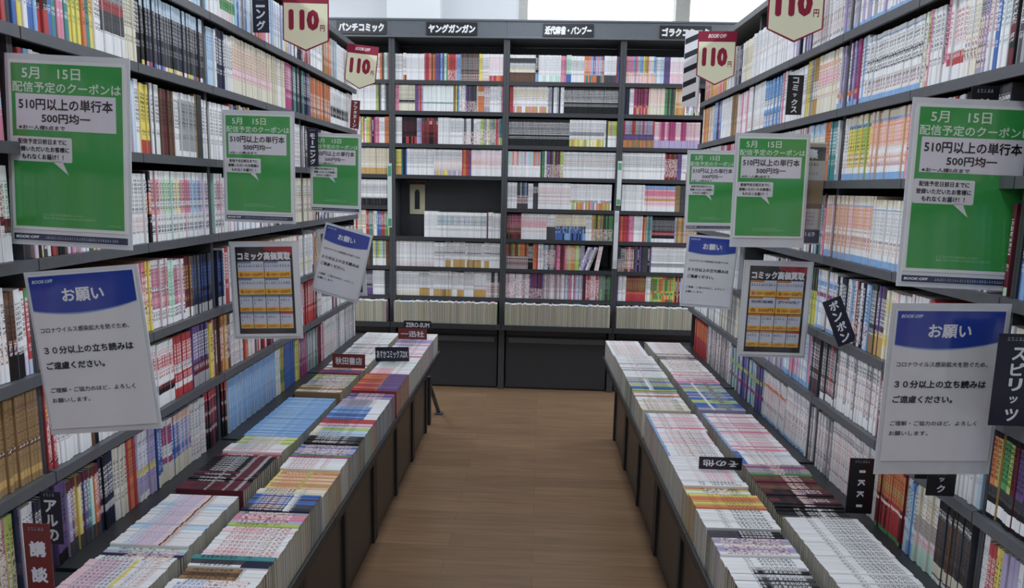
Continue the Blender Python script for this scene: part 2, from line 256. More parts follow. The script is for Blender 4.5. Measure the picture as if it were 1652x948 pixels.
BINS={
 'LA':[(1.159, 1.367, 'white 60-100:palepink 40-45:yellow p10-25 i:purple'), (1.367, 1.385, 'palepink,white p5-60'), (1.385, 1.433, 'mint,lilac,navy p10-70'), (1.433, 1.694, 'white,white,lightblue 40-75:palepink 36-39:brown 30-36:peach i:skyblue'), (1.694, 1.72, 'GAP'), (1.72, 1.963, 'black,black,maroon 55-59:grey 28-32:grey 8-14:grey 14-28:maroon i:black'), (1.963, 1.998, 'red,pink i:white'), (1.998, 2.066, 'white,palepink p30-50'), (2.066, 2.15, 'lime,cream 20-80:cream i:grey'), (2.15, 2.569, 'skyblue,skyblue i:lightblue'), (2.569, 2.619, 'GAP'), (2.619, 2.724, 'tan,cream i:brown p10-50'), (2.724, 2.896, 'grey,purple,lime,grey p10-80'), (2.896, 2.959, 'maroon,magenta'), (2.959, 3.068, 'white,orange,blue'), (3.068, 3.261, 'white,cream i:black'), (3.261, 3.492, 'white,grey p20-60'), (3.492, 4.045, 'white,white,cream i:grey p50-60')],
 'LB':[(1.176, 1.31, 'white,blue,white p10-60 i:blue'), (1.31, 1.352, 'brown,tan 0-30:white i:black'), (1.352, 1.382, 'darkgrey,white 0-35:navy i:black'), (1.382, 1.4, 'lime,teal,white'), (1.4, 1.539, 'white,white,palepink 20-30:white p8-45 i:red'), (1.539, 1.555, 'green,lime'), (1.555, 1.617, 'lilac,pink,grey p20-90'), (1.617, 1.709, 'black,navy,blue,darkgrey 30-40:white i:white p50-80'), (1.709, 1.724, 'GAP'), (1.724, 1.763, 'cream,white i:black'), (1.763, 1.886, 'gold,orange,peach,gold 44-50:lime 96-100:yellow i:orange'), (1.886, 1.965, 'white,palepink i:red'), (1.965, 1.994, 'magenta,green'), (1.994, 2.088, 'lilac,blue,grey p10-90'), (2.088, 2.161, 'black 10-60:darkgrey i:white'), (2.161, 2.251, 'lightblue,lime,skyblue 85-100:cream'), (2.251, 2.328, 'pink,red,palepink'), (2.328, 2.462, 'skyblue,skyblue,blue 0-25:white i:navy'), (2.462, 2.554, 'lilac,grey 0-35:white i:navy'), (2.554, 2.635, 'purple,lilac p20-80'), (2.635, 2.669, 'GAP'), (2.669, 2.923, 'red,orange 0-45:purple 45-48:gold i:maroon'), (2.923, 3.029, 'white 50-100:palepink i:red'), (3.029, 3.142, 'white,mint,palepink'), (3.142, 3.289, 'white,lightblue,pink'), (3.289, 3.628, 'lilac,white,palepink i:black'), (3.628, 4.078, 'white,white,cream i:grey')],
 'RA':[(1.262, 1.697, 'white 30-45:white i:black d'), (1.697, 1.714, 'tan,gold'), (1.714, 1.766, 'darkgrey,black 60-65:white i:white'), (1.766, 1.873, 'maroon,black,maroon 15-45:black p45-60 i:maroon'), (1.873, 1.966, 'maroon,brown p50-80 i:black'), (1.966, 2.039, 'red,magenta,grey,green p40-60'), (2.039, 2.149, 'white,lightblue,white p20-70 0-10:blue i:grey'), (2.149, 2.529, 'white,palepink,white,pink 0-5:skyblue p20-32 i:red'), (2.529, 2.573, 'GAP'), (2.573, 2.945, 'blue,lilac,lime,blue,grey 30-36:white 60-70:purple i:lime'), (2.945, 3.025, 'pink,palepink'), (3.025, 3.337, 'white,pink,cream p10-80'), (3.337, 3.492, 'darkgrey,white,brown p20-80'), (3.492, 3.735, 'white,palepink p20-90'), (3.735, 3.895, 'pink,white p10-80')],
 'RB':[(1.251, 1.46, 'black,grey,darkgrey,white 0-30:white i:white'), (1.46, 1.51, 'white,grey i:black d'), (1.51, 1.589, 'lilac,grey,white p10-90 i:black'), (1.589, 1.623, 'black 0-40:darkgrey'), (1.623, 1.635, 'GAP'), (1.635, 1.738, 'white i:black d'), (1.738, 1.819, 'orange,gold,yellow i:brown'), (1.819, 1.883, 'lime,orange,white,yellow p30-70'), (1.883, 1.916, 'white,lightblue,pink'), (1.916, 2.092, 'white 80-90:palepink i:pink'), (2.092, 2.326, 'white,palepink 0-5:skyblue p20-60 i:maroon'), (2.326, 2.511, 'white,pink,palepink 0-5:skyblue p20-34 i:red'), (2.511, 2.57, 'GAP'), (2.57, 2.711, 'cream,white p10-70'), (2.711, 2.814, 'white,lightblue,orange'), (2.814, 3.004, 'blue,lilac,lime 40-50:white i:navy'), (3.004, 3.403, 'white,white,grey i:grey p40-50'), (3.403, 3.837, 'white,white p10-50 i:red')],
}
BACK={
 (1, 1):[(-1.429, -1.238, 'MIXW'), (-1.238, -1.123, 'white i:black'), (-1.123, -1.094, 'brown,orange'), (-1.094, -1.039, 'mint,pink,lightblue')],
 (1, 2):[(-1.432, -1.151, 'white i:grey'), (-1.151, -1.133, 'lime'), (-1.133, -1.04, 'white,grey,white,darkgrey i:black')],
 (1, 3):[(-1.436, -1.221, 'MIXW'), (-1.221, -1.191, 'yellow,lime'), (-1.191, -1.157, 'black,magenta'), (-1.157, -1.131, 'pink,magenta'), (-1.131, -1.092, 'white'), (-1.092, -1.041, 'orange,white 0-30:orange')],
 (1, 4):[(-1.44, -1.042, 'cream,white 0-25:gold i:tan')],
 (1, 5):[(-1.443, -1.043, 'white 0-30:black i:black')],
 (1, 6):[(-1.447, -1.228, 'cream,red'), (-1.228, -1.044, 'red,teal,gold,white,blue,purple,red,green,lime i:white')],
 (1, 7):[(-1.45, -1.181, 'brown,darkgrey'), (-1.181, -1.089, 'lime,yellow,mint,skyblue 0-30:white'), (-1.089, -1.045, 'blue,brown')],
 (1, 8):[(-1.454, -1.183, 'darkgrey,purple 0-30:purple i:white'), (-1.183, -1.099, 'white'), (-1.099, -1.046, 'darkgrey,white')],
 (2, 1):[(-1.022, -0.963, 'white'), (-0.963, -0.942, 'brown,orange 20-100:white'), (-0.942, -0.82, 'white i:grey'), (-0.82, -0.778, 'pink,red'), (-0.778, -0.744, 'orange,brown'), (-0.744, -0.685, 'purple,blue,skyblue'), (-0.685, -0.66, 'green,mint'), (-0.66, -0.597, 'red,orange,pink p0-40'), (-0.597, -0.572, 'skyblue'), (-0.572, -0.447, 'darkgrey,brown p0-25 i:grey'), (-0.447, -0.426, 'yellow'), (-0.426, -0.38, 'white,grey p0-40'), (-0.38, -0.271, 'white 0-22:red,orange,pink i:pink')],
 (2, 2):[(-1.023, -0.993, 'pink,red'), (-0.993, -0.883, 'cream 30-42:black i:black'), (-0.883, -0.828, 'pink,lilac,purple,red'), (-0.828, -0.621, 'white 30-36:teal 95-100:mint i:mint'), (-0.621, -0.579, 'orange,yellow,teal,skyblue'), (-0.579, -0.452, 'purple,white,darkgrey,white p0-40'), (-0.452, -0.41, 'orange 60-75:cream i:brown'), (-0.41, -0.372, 'grey,lilac p20-90'), (-0.372, -0.318, 'white i:black'), (-0.318, -0.267, 'maroon,white,pink,palepink')],
 (2, 3):[(-1.024, -0.973, 'white'), (-0.973, -0.87, 'black 0-28:red,black,red i:maroon'), (-0.87, -0.836, 'lightblue,lilac'), (-0.836, -0.725, 'black,maroon 75-100:red,darkgrey i:red'), (-0.725, -0.64, 'white i:grey'), (-0.64, -0.555, 'white i:navy'), (-0.555, -0.432, 'white,grey,darkgrey p0-50'), (-0.432, -0.327, 'lime,grey,green,white p10-60'), (-0.327, -0.305, 'pink,red'), (-0.305, -0.263, 'skyblue,teal,green 0-30:lime')],
 (2, 4):[(-1.025, -0.978, 'lime,yellow 0-35:gold'), (-0.978, -0.939, 'teal,navy,blue'), (-0.939, -0.75, 'white i:black'), (-0.75, -0.557, 'white p20-60 0-22:yellow,white,lilac i:black'), (-0.557, -0.51, 'orange,red'), (-0.51, -0.493, 'purple'), (-0.493, -0.259, 'white 40-60:palepink,mint,peach i:pink')],
 (2, 6):[(-0.818, -0.726, 'white i:grey'), (-0.726, -0.38, 'white 50-85:lightblue,palepink,mint,white i:black'), (-0.38, -0.337, 'brown,white'), (-0.337, -0.264, 'white i:black')],
 (2, 7):[(-1.028, -0.747, 'white i:grey g:grey p0-20'), (-0.747, -0.669, 'white 55-60:grey i:black'), (-0.669, -0.629, 'white 0-28:gold 55-60:grey i:black'), (-0.629, -0.612, 'white 55-60:grey i:black'), (-0.612, -0.529, 'white 0-30:gold 55-60:grey i:black'), (-0.529, -0.516, 'white i:black'), (-0.516, -0.416, 'white 0-30:gold,gold,tan 55-60:grey i:black'), (-0.416, -0.394, 'white i:black'), (-0.394, -0.36, 'white 0-28:gold 55-60:grey i:black'), (-0.36, -0.247, 'white 0-30:white 55-60:grey i:black')],
 (2, 8):[(-1.02, -0.852, 'white 0-20:cream i:black'), (-0.852, -0.777, 'white 0-32:gold i:black'), (-0.777, -0.751, 'white i:black'), (-0.751, -0.623, 'white 0-28:gold,gold,tan i:black'), (-0.623, -0.584, 'white i:black'), (-0.584, -0.536, 'white 0-28:gold i:black'), (-0.536, -0.466, 'white i:black'), (-0.466, -0.378, 'white 0-30:gold p30-50 i:grey'), (-0.378, -0.243, 'darkgrey,white p0-60')],
 (3, 1):[(-0.242, -0.067, 'white 70-88:darkgrey 0-35:brown 35-55:cream i:black'), (-0.067, -0.047, 'black 0-30:skyblue'), (-0.047, 0.103, 'white 0-25:white,mint i:grey'), (0.103, 0.14, 'pink'), (0.14, 0.173, 'mint,lilac 0-30:blue'), (0.173, 0.26, 'white'), (0.26, 0.392, 'lilac,purple,skyblue,orange,pink 0-30:darkgrey,teal,orange i:white'), (0.392, 0.474, 'white 0-30:darkgrey i:grey'), (0.474, 0.507, 'red,blue')],
 (3, 2):[(-0.238, -0.213, 'red'), (-0.213, 0.013, 'white 60-90:cream 0-25:white,pink,gold i:brown'), (0.013, 0.13, 'white,grey,navy,white,red,white'), (0.13, 0.516, 'black 42-46:grey i:white')],
 (3, 3):[(-0.242, 0.175, 'black 42-46:grey i:white'), (0.175, 0.409, 'white 40-55:grey 0-28:yellow,lime,white,gold i:black'), (0.409, 0.434, 'darkgrey,white'), (0.434, 0.517, 'pink,lime,lime 0-45:white')],
 (3, 4):[(-0.246, -0.017, 'lilac,mint,lightblue,orange,mint,palepink 0-45:white i:grey'), (-0.017, 0.012, 'green,darkgrey'), (0.012, 0.139, 'lime,yellow,purple,maroon,white p0-50'), (0.139, 0.522, 'white 0-4:white i:black p60-70')],
 (3, 5):[(-0.242, -0.174, 'white i:black'), (-0.174, -0.097, 'blue,grey,darkgrey 0-40:darkgrey p20-50'), (-0.097, -0.063, 'white'), (-0.063, -0.028, 'darkgrey 60-100:black'), (-0.028, 0.193, 'white p20-70 i:red'), (0.193, 0.477, 'white 0-38:pink,skyblue,gold,orange,white,lime i:grey')],
 (3, 6):[(-0.246, -0.139, 'maroon,brown,black 20-60:brown i:pink'), (-0.139, 0.037, 'white 45-70:palepink i:red'), (0.037, 0.097, 'white 0-50:darkgrey i:black'), (0.097, 0.307, 'cream 0-55:blue,navy,blue,skyblue i:tan'), (0.307, 0.349, 'white'), (0.349, 0.498, 'green,purple,gold,darkgrey,maroon p0-45')],
 (3, 7):[(-0.247, -0.087, 'orange,lime,green,brown,gold 0-50:darkgrey p0-50'), (-0.087, -0.052, 'black'), (-0.052, 0.017, 'white,orange,red,palepink'), (0.017, 0.103, 'grey,lilac,darkgrey,lightblue p10-80'), (0.103, 0.172, 'magenta,maroon,pink'), (0.172, 0.28, 'orange,gold,lime,green,pink i:white'), (0.28, 0.306, 'lilac')],
 (3, 8):[(-0.247, -0.177, 'white,pink,darkgrey p0-60'), (-0.177, -0.068, 'white,grey,pink p10-80'), (-0.068, 0.023, 'maroon,red,purple p0-40'), (0.023, 0.17, 'palepink,white,grey i:maroon'), (0.17, 0.3, 'lilac,pink,mint,white'), (0.3, 0.322, 'maroon'), (0.322, 0.413, 'pink,palepink,red p10-80'), (0.413, 0.508, 'grey,darkgrey,green i:grey')],
 (4, 1):[(0.536, 0.733, 'pink,pink,skyblue,pink,mint,skyblue,yellow,gold,palepink,white,skyblue 0-40:palepink,peach'), (0.733, 0.79, 'lightblue,white'), (0.79, 0.831, 'navy,purple'), (0.831, 0.921, 'white 0-40:palepink i:pink'), (0.921, 1.027, 'MIXW')],
 (4, 2):[(0.537, 0.57, 'blue,navy'), (0.57, 0.599, 'white'), (0.599, 0.698, 'maroon,magenta 0-35:red,gold,pink'), (0.698, 0.805, 'cream,white 0-40:cream i:pink'), (0.805, 0.875, 'green,darkgrey'), (0.875, 0.941, 'orange,gold i:white'), (0.941, 1.04, 'MIXW')],
 (4, 3):[(0.53, 0.746, 'grey,grey,lilac,red 30-50:purple 0-30:tan,orange i:black'), (0.746, 1.053, 'pink,palepink,magenta 0-30:lilac i:maroon')],
 (4, 4):[(0.535, 0.828, 'white i:black'), (0.828, 0.912, 'brown,red,maroon p10-80'), (0.912, 0.941, 'purple,lightblue'), (0.941, 1.066, 'white 0-30:red,white')],
 (4, 5):[(0.544, 0.701, 'white i:grey'), (0.701, 0.911, 'palepink 60-80:pink 40-50:gold 85-100:skyblue 0-20:white i:red'), (0.911, 1.079, 'darkgrey,tan')],
 (4, 6):[(0.528, 0.596, 'orange,red'), (0.596, 0.639, 'magenta,purple,pink'), (0.639, 0.698, 'white'), (0.698, 0.724, 'red,gold'), (0.724, 0.762, 'teal,grey'), (0.762, 0.918, 'black 30-40:red 0-15:white i:grey'), (0.918, 1.091, 'tan,gold,lilac')],
 (4, 7):[(0.533, 0.584, 'darkgrey,black p0-50'), (0.584, 0.649, 'brown,pink p10-90'), (0.649, 0.768, 'black,purple,darkgrey'), (0.768, 1.104, 'white 20-35:grey i:black')],
 (4, 8):[(0.533, 0.602, 'white,blue,purple'), (0.602, 0.74, 'maroon,brown,maroon 0-40:red i:gold'), (0.74, 0.774, 'white'), (0.774, 0.946, 'lime,lime,yellow,orange,red,green,orange 10-90:lime,orange,green'), (0.946, 1.117, 'MIXW')],
}
# ------------------------------------------------------------------ the room
def struct(name, mb, mat):
    return tag(mb.build(name, mat), kind='structure')
RX, RY0, RY1, RZ = 4.2, -3.4, 5.65, 3.3
WX0, WX1, WZ0, WZ1 = -.215, 2.25, 1.2, 3.2
struct('floor', MB().box(-RX, RX, RY0, RY1 + .2, -.1, 0), M_FLOOR)
struct('ceiling', MB().box(-RX, RX, RY0, RY1 + .2, RZ, RZ + .1), M_CEIL)
struct('wall_left', MB().box(-RX - .1, -RX, RY0, RY1 + .2, 0, RZ), M_WALL)
struct('wall_right', MB().box(RX, RX + .1, RY0, RY1 + .2, 0, RZ), M_WALL)
struct('wall_front', MB().box(-RX, RX, RY0 - .1, RY0, 0, RZ), M_WALL)
struct('wall_back', MB().box(-RX, WX0, RY1, RY1 + .2, 0, RZ).box(WX1, RX, RY1, RY1 + .2, 0, RZ).box(WX0, WX1, RY1, RY1 + .2, 0, WZ0)
       .box(WX0, WX1, RY1, RY1 + .2, WZ1, RZ), M_WALL)
struct('trim_1', MB().box(-1.215, -.81, RY1 - .12, RY1, 0, RZ), painted('white_pillar', (.86, .88, .9), .7, .2, .02, 4))
fr = MB().box(WX0, WX0 + .066, RY1 - .01, RY1 + .1, WZ0, WZ1).box(.975, 1.082, RY1 - .03, RY1 + .1, WZ0, WZ1)
fr.box(WX1 - .06, WX1, RY1 - .01, RY1 + .1, WZ0, WZ1).box(WX0, WX1, RY1, RY1 + .1, WZ0, WZ0 + .05).box(WX0, WX1, RY1, RY1 + .1, WZ1 - .05, WZ1)
win = struct('window_1', fr, M_FRAME)
MB().box(WX0 + .06, .98, RY1 + .04, RY1 + .046, WZ0 + .04, WZ1 - .04).build('window_pane', M_CLEAR, win)
MB().box(1.08, WX1 - .05, RY1 + .04, RY1 + .046, WZ0 + .04, WZ1 - .04).build('window_pane', M_CLEAR, win)

# ------------------------------------------------------------------ side bookcases and low display troughs
CASES = [(.51, 1.345), (1.345, 2.13), (2.13, 2.96), (2.96, 3.79)]
TROUGHS = [(.94, 1.79), (1.79, 2.65), (2.65, 3.50), (3.50, 3.93)]
UP = [.51, 1.345, 2.13, 2.96, 3.79]
WHERE = ['closest to the entrance end', 'second from the entrance end', 'third from the entrance end', 'farthest from the entrance end']
SIDE = {'L': 'left of the aisle', 'R': 'right of the aisle'}
for side in 'LR':
    sg = 1 if side == 'L' else -1
    rz = 0 if side == 'L' else AR
    for k, (s0, s1) in enumerate(CASES):
        root = empty('bookcase', at(side, 0, s0, 0), rz)
        tag(root, 'dark grey steel comic bookcase %s, %s' % (SIDE[side], WHERE[k]), 'bookcase', 'steel bookcases along the aisle')
        w = s1 - s0
        def bx(mb, u0, u1, a, b, z0, z1): return mb.box(sg * u0, sg * u1, a, b, z0, z1)
        bx(MB(), -.235, -.02, .0005, .0075, 0, 2.13).build('upright', M_POST, root)
        bx(MB(), -.235, -.02, w - .0075, w - .0005, 0, 2.13).build('upright', M_POST, root)
        bx(MB(), -.245, -.236, .001, w - .001, .02, 2.13).build('back_panel', M_DARK, root)
        for i, z in ZROW[side].items():
            dep = -.002 if i < 7 else .040
            m = bx(MB(), -.234, dep - .004, .008, w - .008, z - .012, z - .0005)
            for a, b in ((.0015, w / 2 - .0015), (w / 2 + .0015, w - .0015)):
                bx(m, dep - .004, dep + .006, a, b, z - .022, z + .001)
            m.build('shelf', M_STEEL if i < 7 else M_DARK, root)
        bx(MB(), -.234, .004, .001, w - .001, 2.131, 2.155).build('top_board', M_STEEL, root)
        bx(MB(), -.2, -.06, .008, w - .008, 0, .57).build('plinth', M_DARK, root)
    for k, (s0, s1) in enumerate(TROUGHS):
        root = empty('display_trough', at(side, 0, s0, 0), rz)
        tag(root, 'low dark book trough on legs %s, %s' % (SIDE[side], WHERE[k]), 'display trough', 'low book troughs in front of the bookcases')
        w = s1 - s0
        def bx(mb, u0, u1, a, b, z0, z1): return mb.box(sg * u0, sg * u1, a, b, z0, z1)
        t = min(w, 3.80 - s0) if k == 3 else w
        bx(MB(), .0, .446, .002, t - .002, .494, .505).build('tray', M_DARK, root)
        bx(MB(), .4465, .455, .001, t - .001, .494, .524).build('front_rail', M_DARK, root, .002)
        ps = [0.001, w / 2 - .014, w - .029] if k < 3 else [.001, w - .029]
        for p in ps:
            bx(MB(), .33, .362, p, p + .028, 0, .493).build('leg', M_DARK, root, .002)
        for a, b in zip(ps[:-1], ps[1:]):
            bx(MB(), .34, .352, a + .0285, b - .0005, .010, .485).build('front_panel', M_PANEL, root)
        bx(MB(), .18, .3295, .03, w - .03, .0, .03).build('base_rail', M_DARK, root)
# the slanting foot that sticks out at the far end of the troughs on the left
br = empty('floor_brace', (-.655, 4.06, 0))
tag(br, 'thin grey slanting brace on the floor past the end of the left troughs', 'brace')
mb = MB()
for (x, y, z), (x2, y2, z2), r in (((0, 0, .27), (.035, .2, .012), .011),):
    mb.v += [(x - r, y, z), (x + r, y, z), (x + r, y + .02, z), (x - r, y + .02, z), (x2 - r, y2, z2), (x2 + r, y2, z2), (x2 + r, y2 + .02, z2), (x2 - r, y2 + .02, z2)]
    mb.f += [(0, 1, 2, 3), (7, 6, 5, 4), (0, 4, 5, 1), (1, 5, 6, 2), (2, 6, 7, 3), (3, 7, 4, 0)]
mb.build('strut', M_STEEL, br)
MB().box(.012, .06, .185, .235, 0, .012).build('foot', M_STEEL, br, .003)
MB().box(-.016, .016, -.012, .024, 0, .30).build('post', M_DARK, br, .002)

# ------------------------------------------------------------------ back bookcase
DB = 4.87
BX = [-1.818, -1.040, -.262, .516, 1.294, 2.072]
ZB = {1: 2.137, 2: 1.934, 3: 1.716, 4: 1.505, 5: 1.29, 6: 1.079, 7: .87, 8: .662}
BWHERE = ['half hidden behind the left bank', 'with the half-empty compartment', 'directly at the end of the aisle', 'half hidden behind the right bank', 'wholly behind the right bank']
for k in range(5):
    x0, x1 = BX[k], BX[k + 1]
    w = x1 - x0
    root = empty('back_bookcase', (x0, DB, 0))
    tag(root, 'tall dark grey back bookcase %s' % BWHERE[k], 'bookcase', 'tall bookcases across the back')
    for a in (0.0005, w - .0205):
        MB().box(a, a + .02, 0, .29, .0, 2.41).build('upright', M_POST, root)
    MB().box(.001, w - .001, .2905, .30, 0, 2.41).build('back_panel', M_DARK, root)
    hd = MB().box(0, w, -.012, .30, 2.411, 2.533).box(.0, w, -.018, -.012, 2.411, 2.424).box(.0, w, -.018, -.012, 2.52, 2.533)
    hd.build('header_board', M_HEADER, root, .002)
    for i, z in ZB.items():
        if k == 1 and i == 5: continue
        MB().box(.021, w - .021, .004, .29, z - .012, z - .0005).box(.021, w - .021, -.004, .004, z - .026, z + .001).build('shelf', M_DARK, root)
    MB().box(.003, w - .003, -.075, .285, .462, .475).box(.003, w - .003, -.085, -.075, .448, .484).build('book_tray', M_DARK, root)
    dr = MB().box(.03, w - .03, .018, .28, .012, .385).box(.03, w - .03, .03, .28, .385, .43).build('drawer', M_DARK, root, .003)
    MB().box(.05, w - .05, .006, .0175, .34, .378).build('pull_lip', M_STEEL, dr, .003)
    MB().box(.021, w - .021, .035, .28, 0, .012).build('plinth', M_DARK, root)
    if k == 1:
        MB().box(.022, w - .022, .21, .22, 1.0795, 1.4775).build('inner_panel', M_DARK, root)

# ------------------------------------------------------------------ books
MIXES = {
 'MIXW': ['white'] * 9 + ['cream'] * 2 + ['palepink', 'lightblue', 'grey', 'darkgrey', 'black', 'maroon', 'pink', 'yellow', 'orange', 'teal', 'lilac', 'navy', 'red'],
 'MIXC': list(PAL), 'MIXD': ['black', 'navy', 'darkgrey', 'maroon', 'purple', 'white']}
INKS = ['black', 'black', 'navy', 'red', 'maroon', 'brown', 'blue', 'purple']
def parse(style):
    d = dict(base=[], bands=[], pics=[], ink='black', edge=None, ht=None, tick=False)
    if style in MIXES:
        d['mix'] = style; d['base'] = ['white']; return d
    for j, t in enumerate(style.split(' ')):
        if j == 0: d['base'] = t.split(',')
        elif t.startswith('i:'): d['ink'] = t[2:]
        elif t.startswith('g:'): d['edge'] = t[2:]
        elif t == 'ik': d['tick'] = True
        elif t[0] == 'h' and t[1:].isdigit(): d['ht'] = int(t[1:]) / 1000
        elif t[0] == 'p' and t[1].isdigit():
            a, b = t[1:].split('-'); d['pics'].append((int(a) / 100, int(b) / 100))
        elif ':' in t:
            r, c = t.split(':'); a, b = r.split('-'); d['bands'].append((int(a) / 100, int(b) / 100, c.split(',')))
    return d

def book_look(d, i, R, series):
    """colours of one spine: list of (v0, v1, colour, ink colour, ink alpha)"""
    if 'mix' in d:
        base = R.choice(MIXES[d['mix']]); light = sum(PAL[base]) > .9
        ink = R.choice(INKS) if light else 'white'
        bands = [(0, R.uniform(.05, .3), [R.choice(list(PAL))])] if R.random() < .4 else []
        if R.random() < .25: bands.append((R.uniform(.8, .93), 1, [R.choice(list(PAL))]))
        pics = [(R.uniform(.05, .2), R.uniform(.3, .5))] if R.random() < .3 else []
        series = (R.random(), R.random())
    else:
        base = d['base'][int(i * len(d['base']) / max(1, d['n'])) % len(d['base'])] if len(d['base']) > 6 else R.choice(d['base'] + d['base'][:1] * 3 if 1 < len(d['base']) < 4 and d['base'][0] in ('white', 'cream') else d['base'])
        ink, bands, pics = d['ink'], d['bands'], d['pics']
        if len(d['base']) > 2 and not bands:
            series = (R.random(), R.random())
    j = R.uniform(.93, 1.05)
    cut = {0., 1.}
    for b in bands: cut |= {b[0], b[1]}
    for b in pics: cut |= {b[0], b[1]}
    t0 = .44 + .05 * (series[0] - .5); t1 = .88 + .1 * (series[1] - .5)
    cut |= {t0, t1, .27, .36}
    if d['tick']: cut |= {.10, .24}
    cs = sorted(cut)
    out = []
    for a, b in zip(cs[:-1], cs[1:]):
        m = (a + b) / 2
        c = base
        for q in bands:
            if q[0] < m < q[1]: c = R.choice(q[2])
        al, ik = 0, ink
        if t0 < m < t1: al = .8
        elif .27 < m < .36: al = .6
        if d['tick'] and .10 < m < .24: al = 1
        if c == ik: ik = 'white' if sum(PAL[c]) < 1 else 'black'
        for q in pics:
            if q[0] < m < q[1]: al = .25
        out.append((a, b, tuple(min(1, x * j) for x in PAL[c]), PAL[ik], al))
    edge = PAL[d['edge']] if d['edge'] else PAL[base]
    return base, out, tuple(x * j * .93 for x in edge), series

XC = (0.0, .13, .87, 1.0)
def book_geo(th, dep, ht, look, edge, paper, off):
    """cover and page geometry in the book's own frame: x thickness, y from the spine into the book, z up the spine"""
    V, F, C, K, U = [], [], [], [], []
    def quad(p, c, ik=(0, 0, 0), al=0, uv=None):
        b = len(V); V.extend(p); F.append((b, b + 1, b + 2, b + 3)); C.append(c); K.append((*ik, al)); U.append(uv)
    e = .0013
    ys = (e, 0, 0, e)
    for a, b, c, ik, al in look:
        for k in range(3):
            x0, x1 = XC[k] * th, XC[k + 1] * th
            p = [(x0, ys[k], a * ht), (x1, ys[k + 1], a * ht), (x1, ys[k + 1], b * ht), (x0, ys[k], b * ht)]
            if k == 1: quad(p, c, ik, al, [(q[0] + off[0], q[2] + off[1]) for q in p])
            else: quad(p, c)
    c = .00045
    quad([(0, dep, 0), (0, e, 0), (0, e, ht), (0, dep, ht)], edge)
    quad([(th, e, 0), (th, dep, 0), (th, dep, ht), (th, e, ht)], edge)
    for z, s in ((ht, 1), (0, -1)):
        for q in ([(0, e, z), (c, e, z), (c, dep, z), (0, dep, z)], [(th - c, e, z), (th, e, z), (th, dep, z), (th - c, dep, z)],
                  [(0, e, z), (XC[1] * th, 0, z), (XC[2] * th, 0, z), (th, e, z)]):
            quad(q if s > 0 else q[::-1], edge)
    for x in (0, th - c):
        quad([(x + c, dep, 0), (x, dep, 0), (x, dep, ht), (x + c, dep, ht)], edge)
    n = len(F)
    i, j = c, th - c; z0, z1 = .0008, ht - .0015; y0, y1 = e * .8, dep - .0012
    quad([(i, y0, z1), (j, y0, z1), (j, y1, z1), (i, y1, z1)], paper)
    quad([(i, y1, z0), (j, y1, z0), (j, y0, z0), (i, y0, z0)], paper)
    quad([(j, y1, z0), (i, y1, z0), (i, y1, z1), (j, y1, z1)], paper)
    return V, F, C, K, U, n

def to_mesh(name, V, F, C, K, U, mats, midx=None):
    me = bpy.data.meshes.new(name); me.from_pydata(V, [], F)
    for m in mats: me.materials.append(m)
    c = np.repeat(np.array([(*x, 1) for x in C], np.float32), 4, 0)
    ca = me.color_attributes.new('Col', 'FLOAT_COLOR', 'CORNER'); ca.data.foreach_set('color', c.ravel())
    if K is not None:
        k = np.repeat(np.array(K, np.float32), 4, 0)
        ka = me.color_attributes.new('Ink', 'FLOAT_COLOR', 'CORNER'); ka.data.foreach_set('color', k.ravel())
        u = np.array([x if x else [(0, 0)] * 4 for x in U], np.float32)
        ul = me.uv_layers.new(name='UVMap'); ul.data.foreach_set('uv', u.ravel())
    if midx is not None: me.polygons.foreach_set('material_index', midx)
    return me

def poly_area(p):
    return abs(sum(p[i][0] * p[(i + 1) % len(p)][1] - p[(i + 1) % len(p)][0] * p[i][1] for i in range(len(p)))) / 2
def in_poly(x, y, P):
    r = False
    for i in range(len(P)):
        (x0, y0), (x1, y1) = P[i], P[i - 1]
        if (y0 > y) != (y1 > y) and x < (x1 - x0) * (y - y0) / (y1 - y0) + x0: r = not r
    return r

BOOKS = []     # dicts: frame, size, look, names
def add_book(fam, where, run, desc, d, i, frame, th, dep, ht, series):
    base, look, edge, series = book_look(d, i, rnd, series)
    g = rnd.uniform(.82, 1.05); paper = (.56 * g, .535 * g, .46 * g * rnd.uniform(.88, 1.04))
    BOOKS.append(dict(fam=fam, where=where, run=run, desc=desc, base=base, frame=frame, th=th, dep=dep, ht=ht, look=look, edge=edge, paper=paper, off=(round(series[0] * 3, 3), round(series[1] * 3, 3))))

HYPH = {'lightblue': 'light-blue', 'skyblue': 'sky-blue', 'darkgrey': 'dark-grey'}
def words(c): return HYPH.get(c, 'pale-' + c[4:] if c.startswith('pale') else c)
def describe(d):
    if 'mix' in d: return 'assorted'
    b = []
    for c in d['base']:
        if c not in b: b.append(c)
    names = [words(x) for x in b[:2]]
    return ' and '.join(names) if len(b) < 4 else 'many-coloured'

def shelf_frame(side, u, s, z):
    U, A = unit_axes(side)
    f = np.eye(4); f[:3, 0] = A if side == 'L' else -A; f[:3, 1] = -U; f[:3, 2] = (0, 0, 1); f[:3, 3] = at(side, u, s, z)
    return f
def bin_frame(side, u, s, z):
    U, A = unit_axes(side)
    f = np.eye(4); f[:3, 0] = A if side == 'L' else -A; f[:3, 1] = (0, 0, -1); f[:3, 2] = -U; f[:3, 3] = at(side, u, s, z)
    return f
ORD = ['', 'first', 'second', 'third', 'fourth', 'fifth', 'sixth', 'seventh', 'eighth', 'ninth', 'tenth', 'eleventh', 'twelfth']
BANK = {'L': 'left bookcases', 'R': 'right bookcases'}
SLOTS = {('L', 3): [1.322], ('L', 4): [1.322], ('R', 3): [1.380, 1.388, 1.394], ('R', 4): [1.380, 1.390, 1.396]}   # where a poster sleeve is slid in between the books
def blocked(side, s, t, row):
    return any(s < x + .0085 and s + t > x - .0085 for x in UP + SLOTS.get((side, row), []))
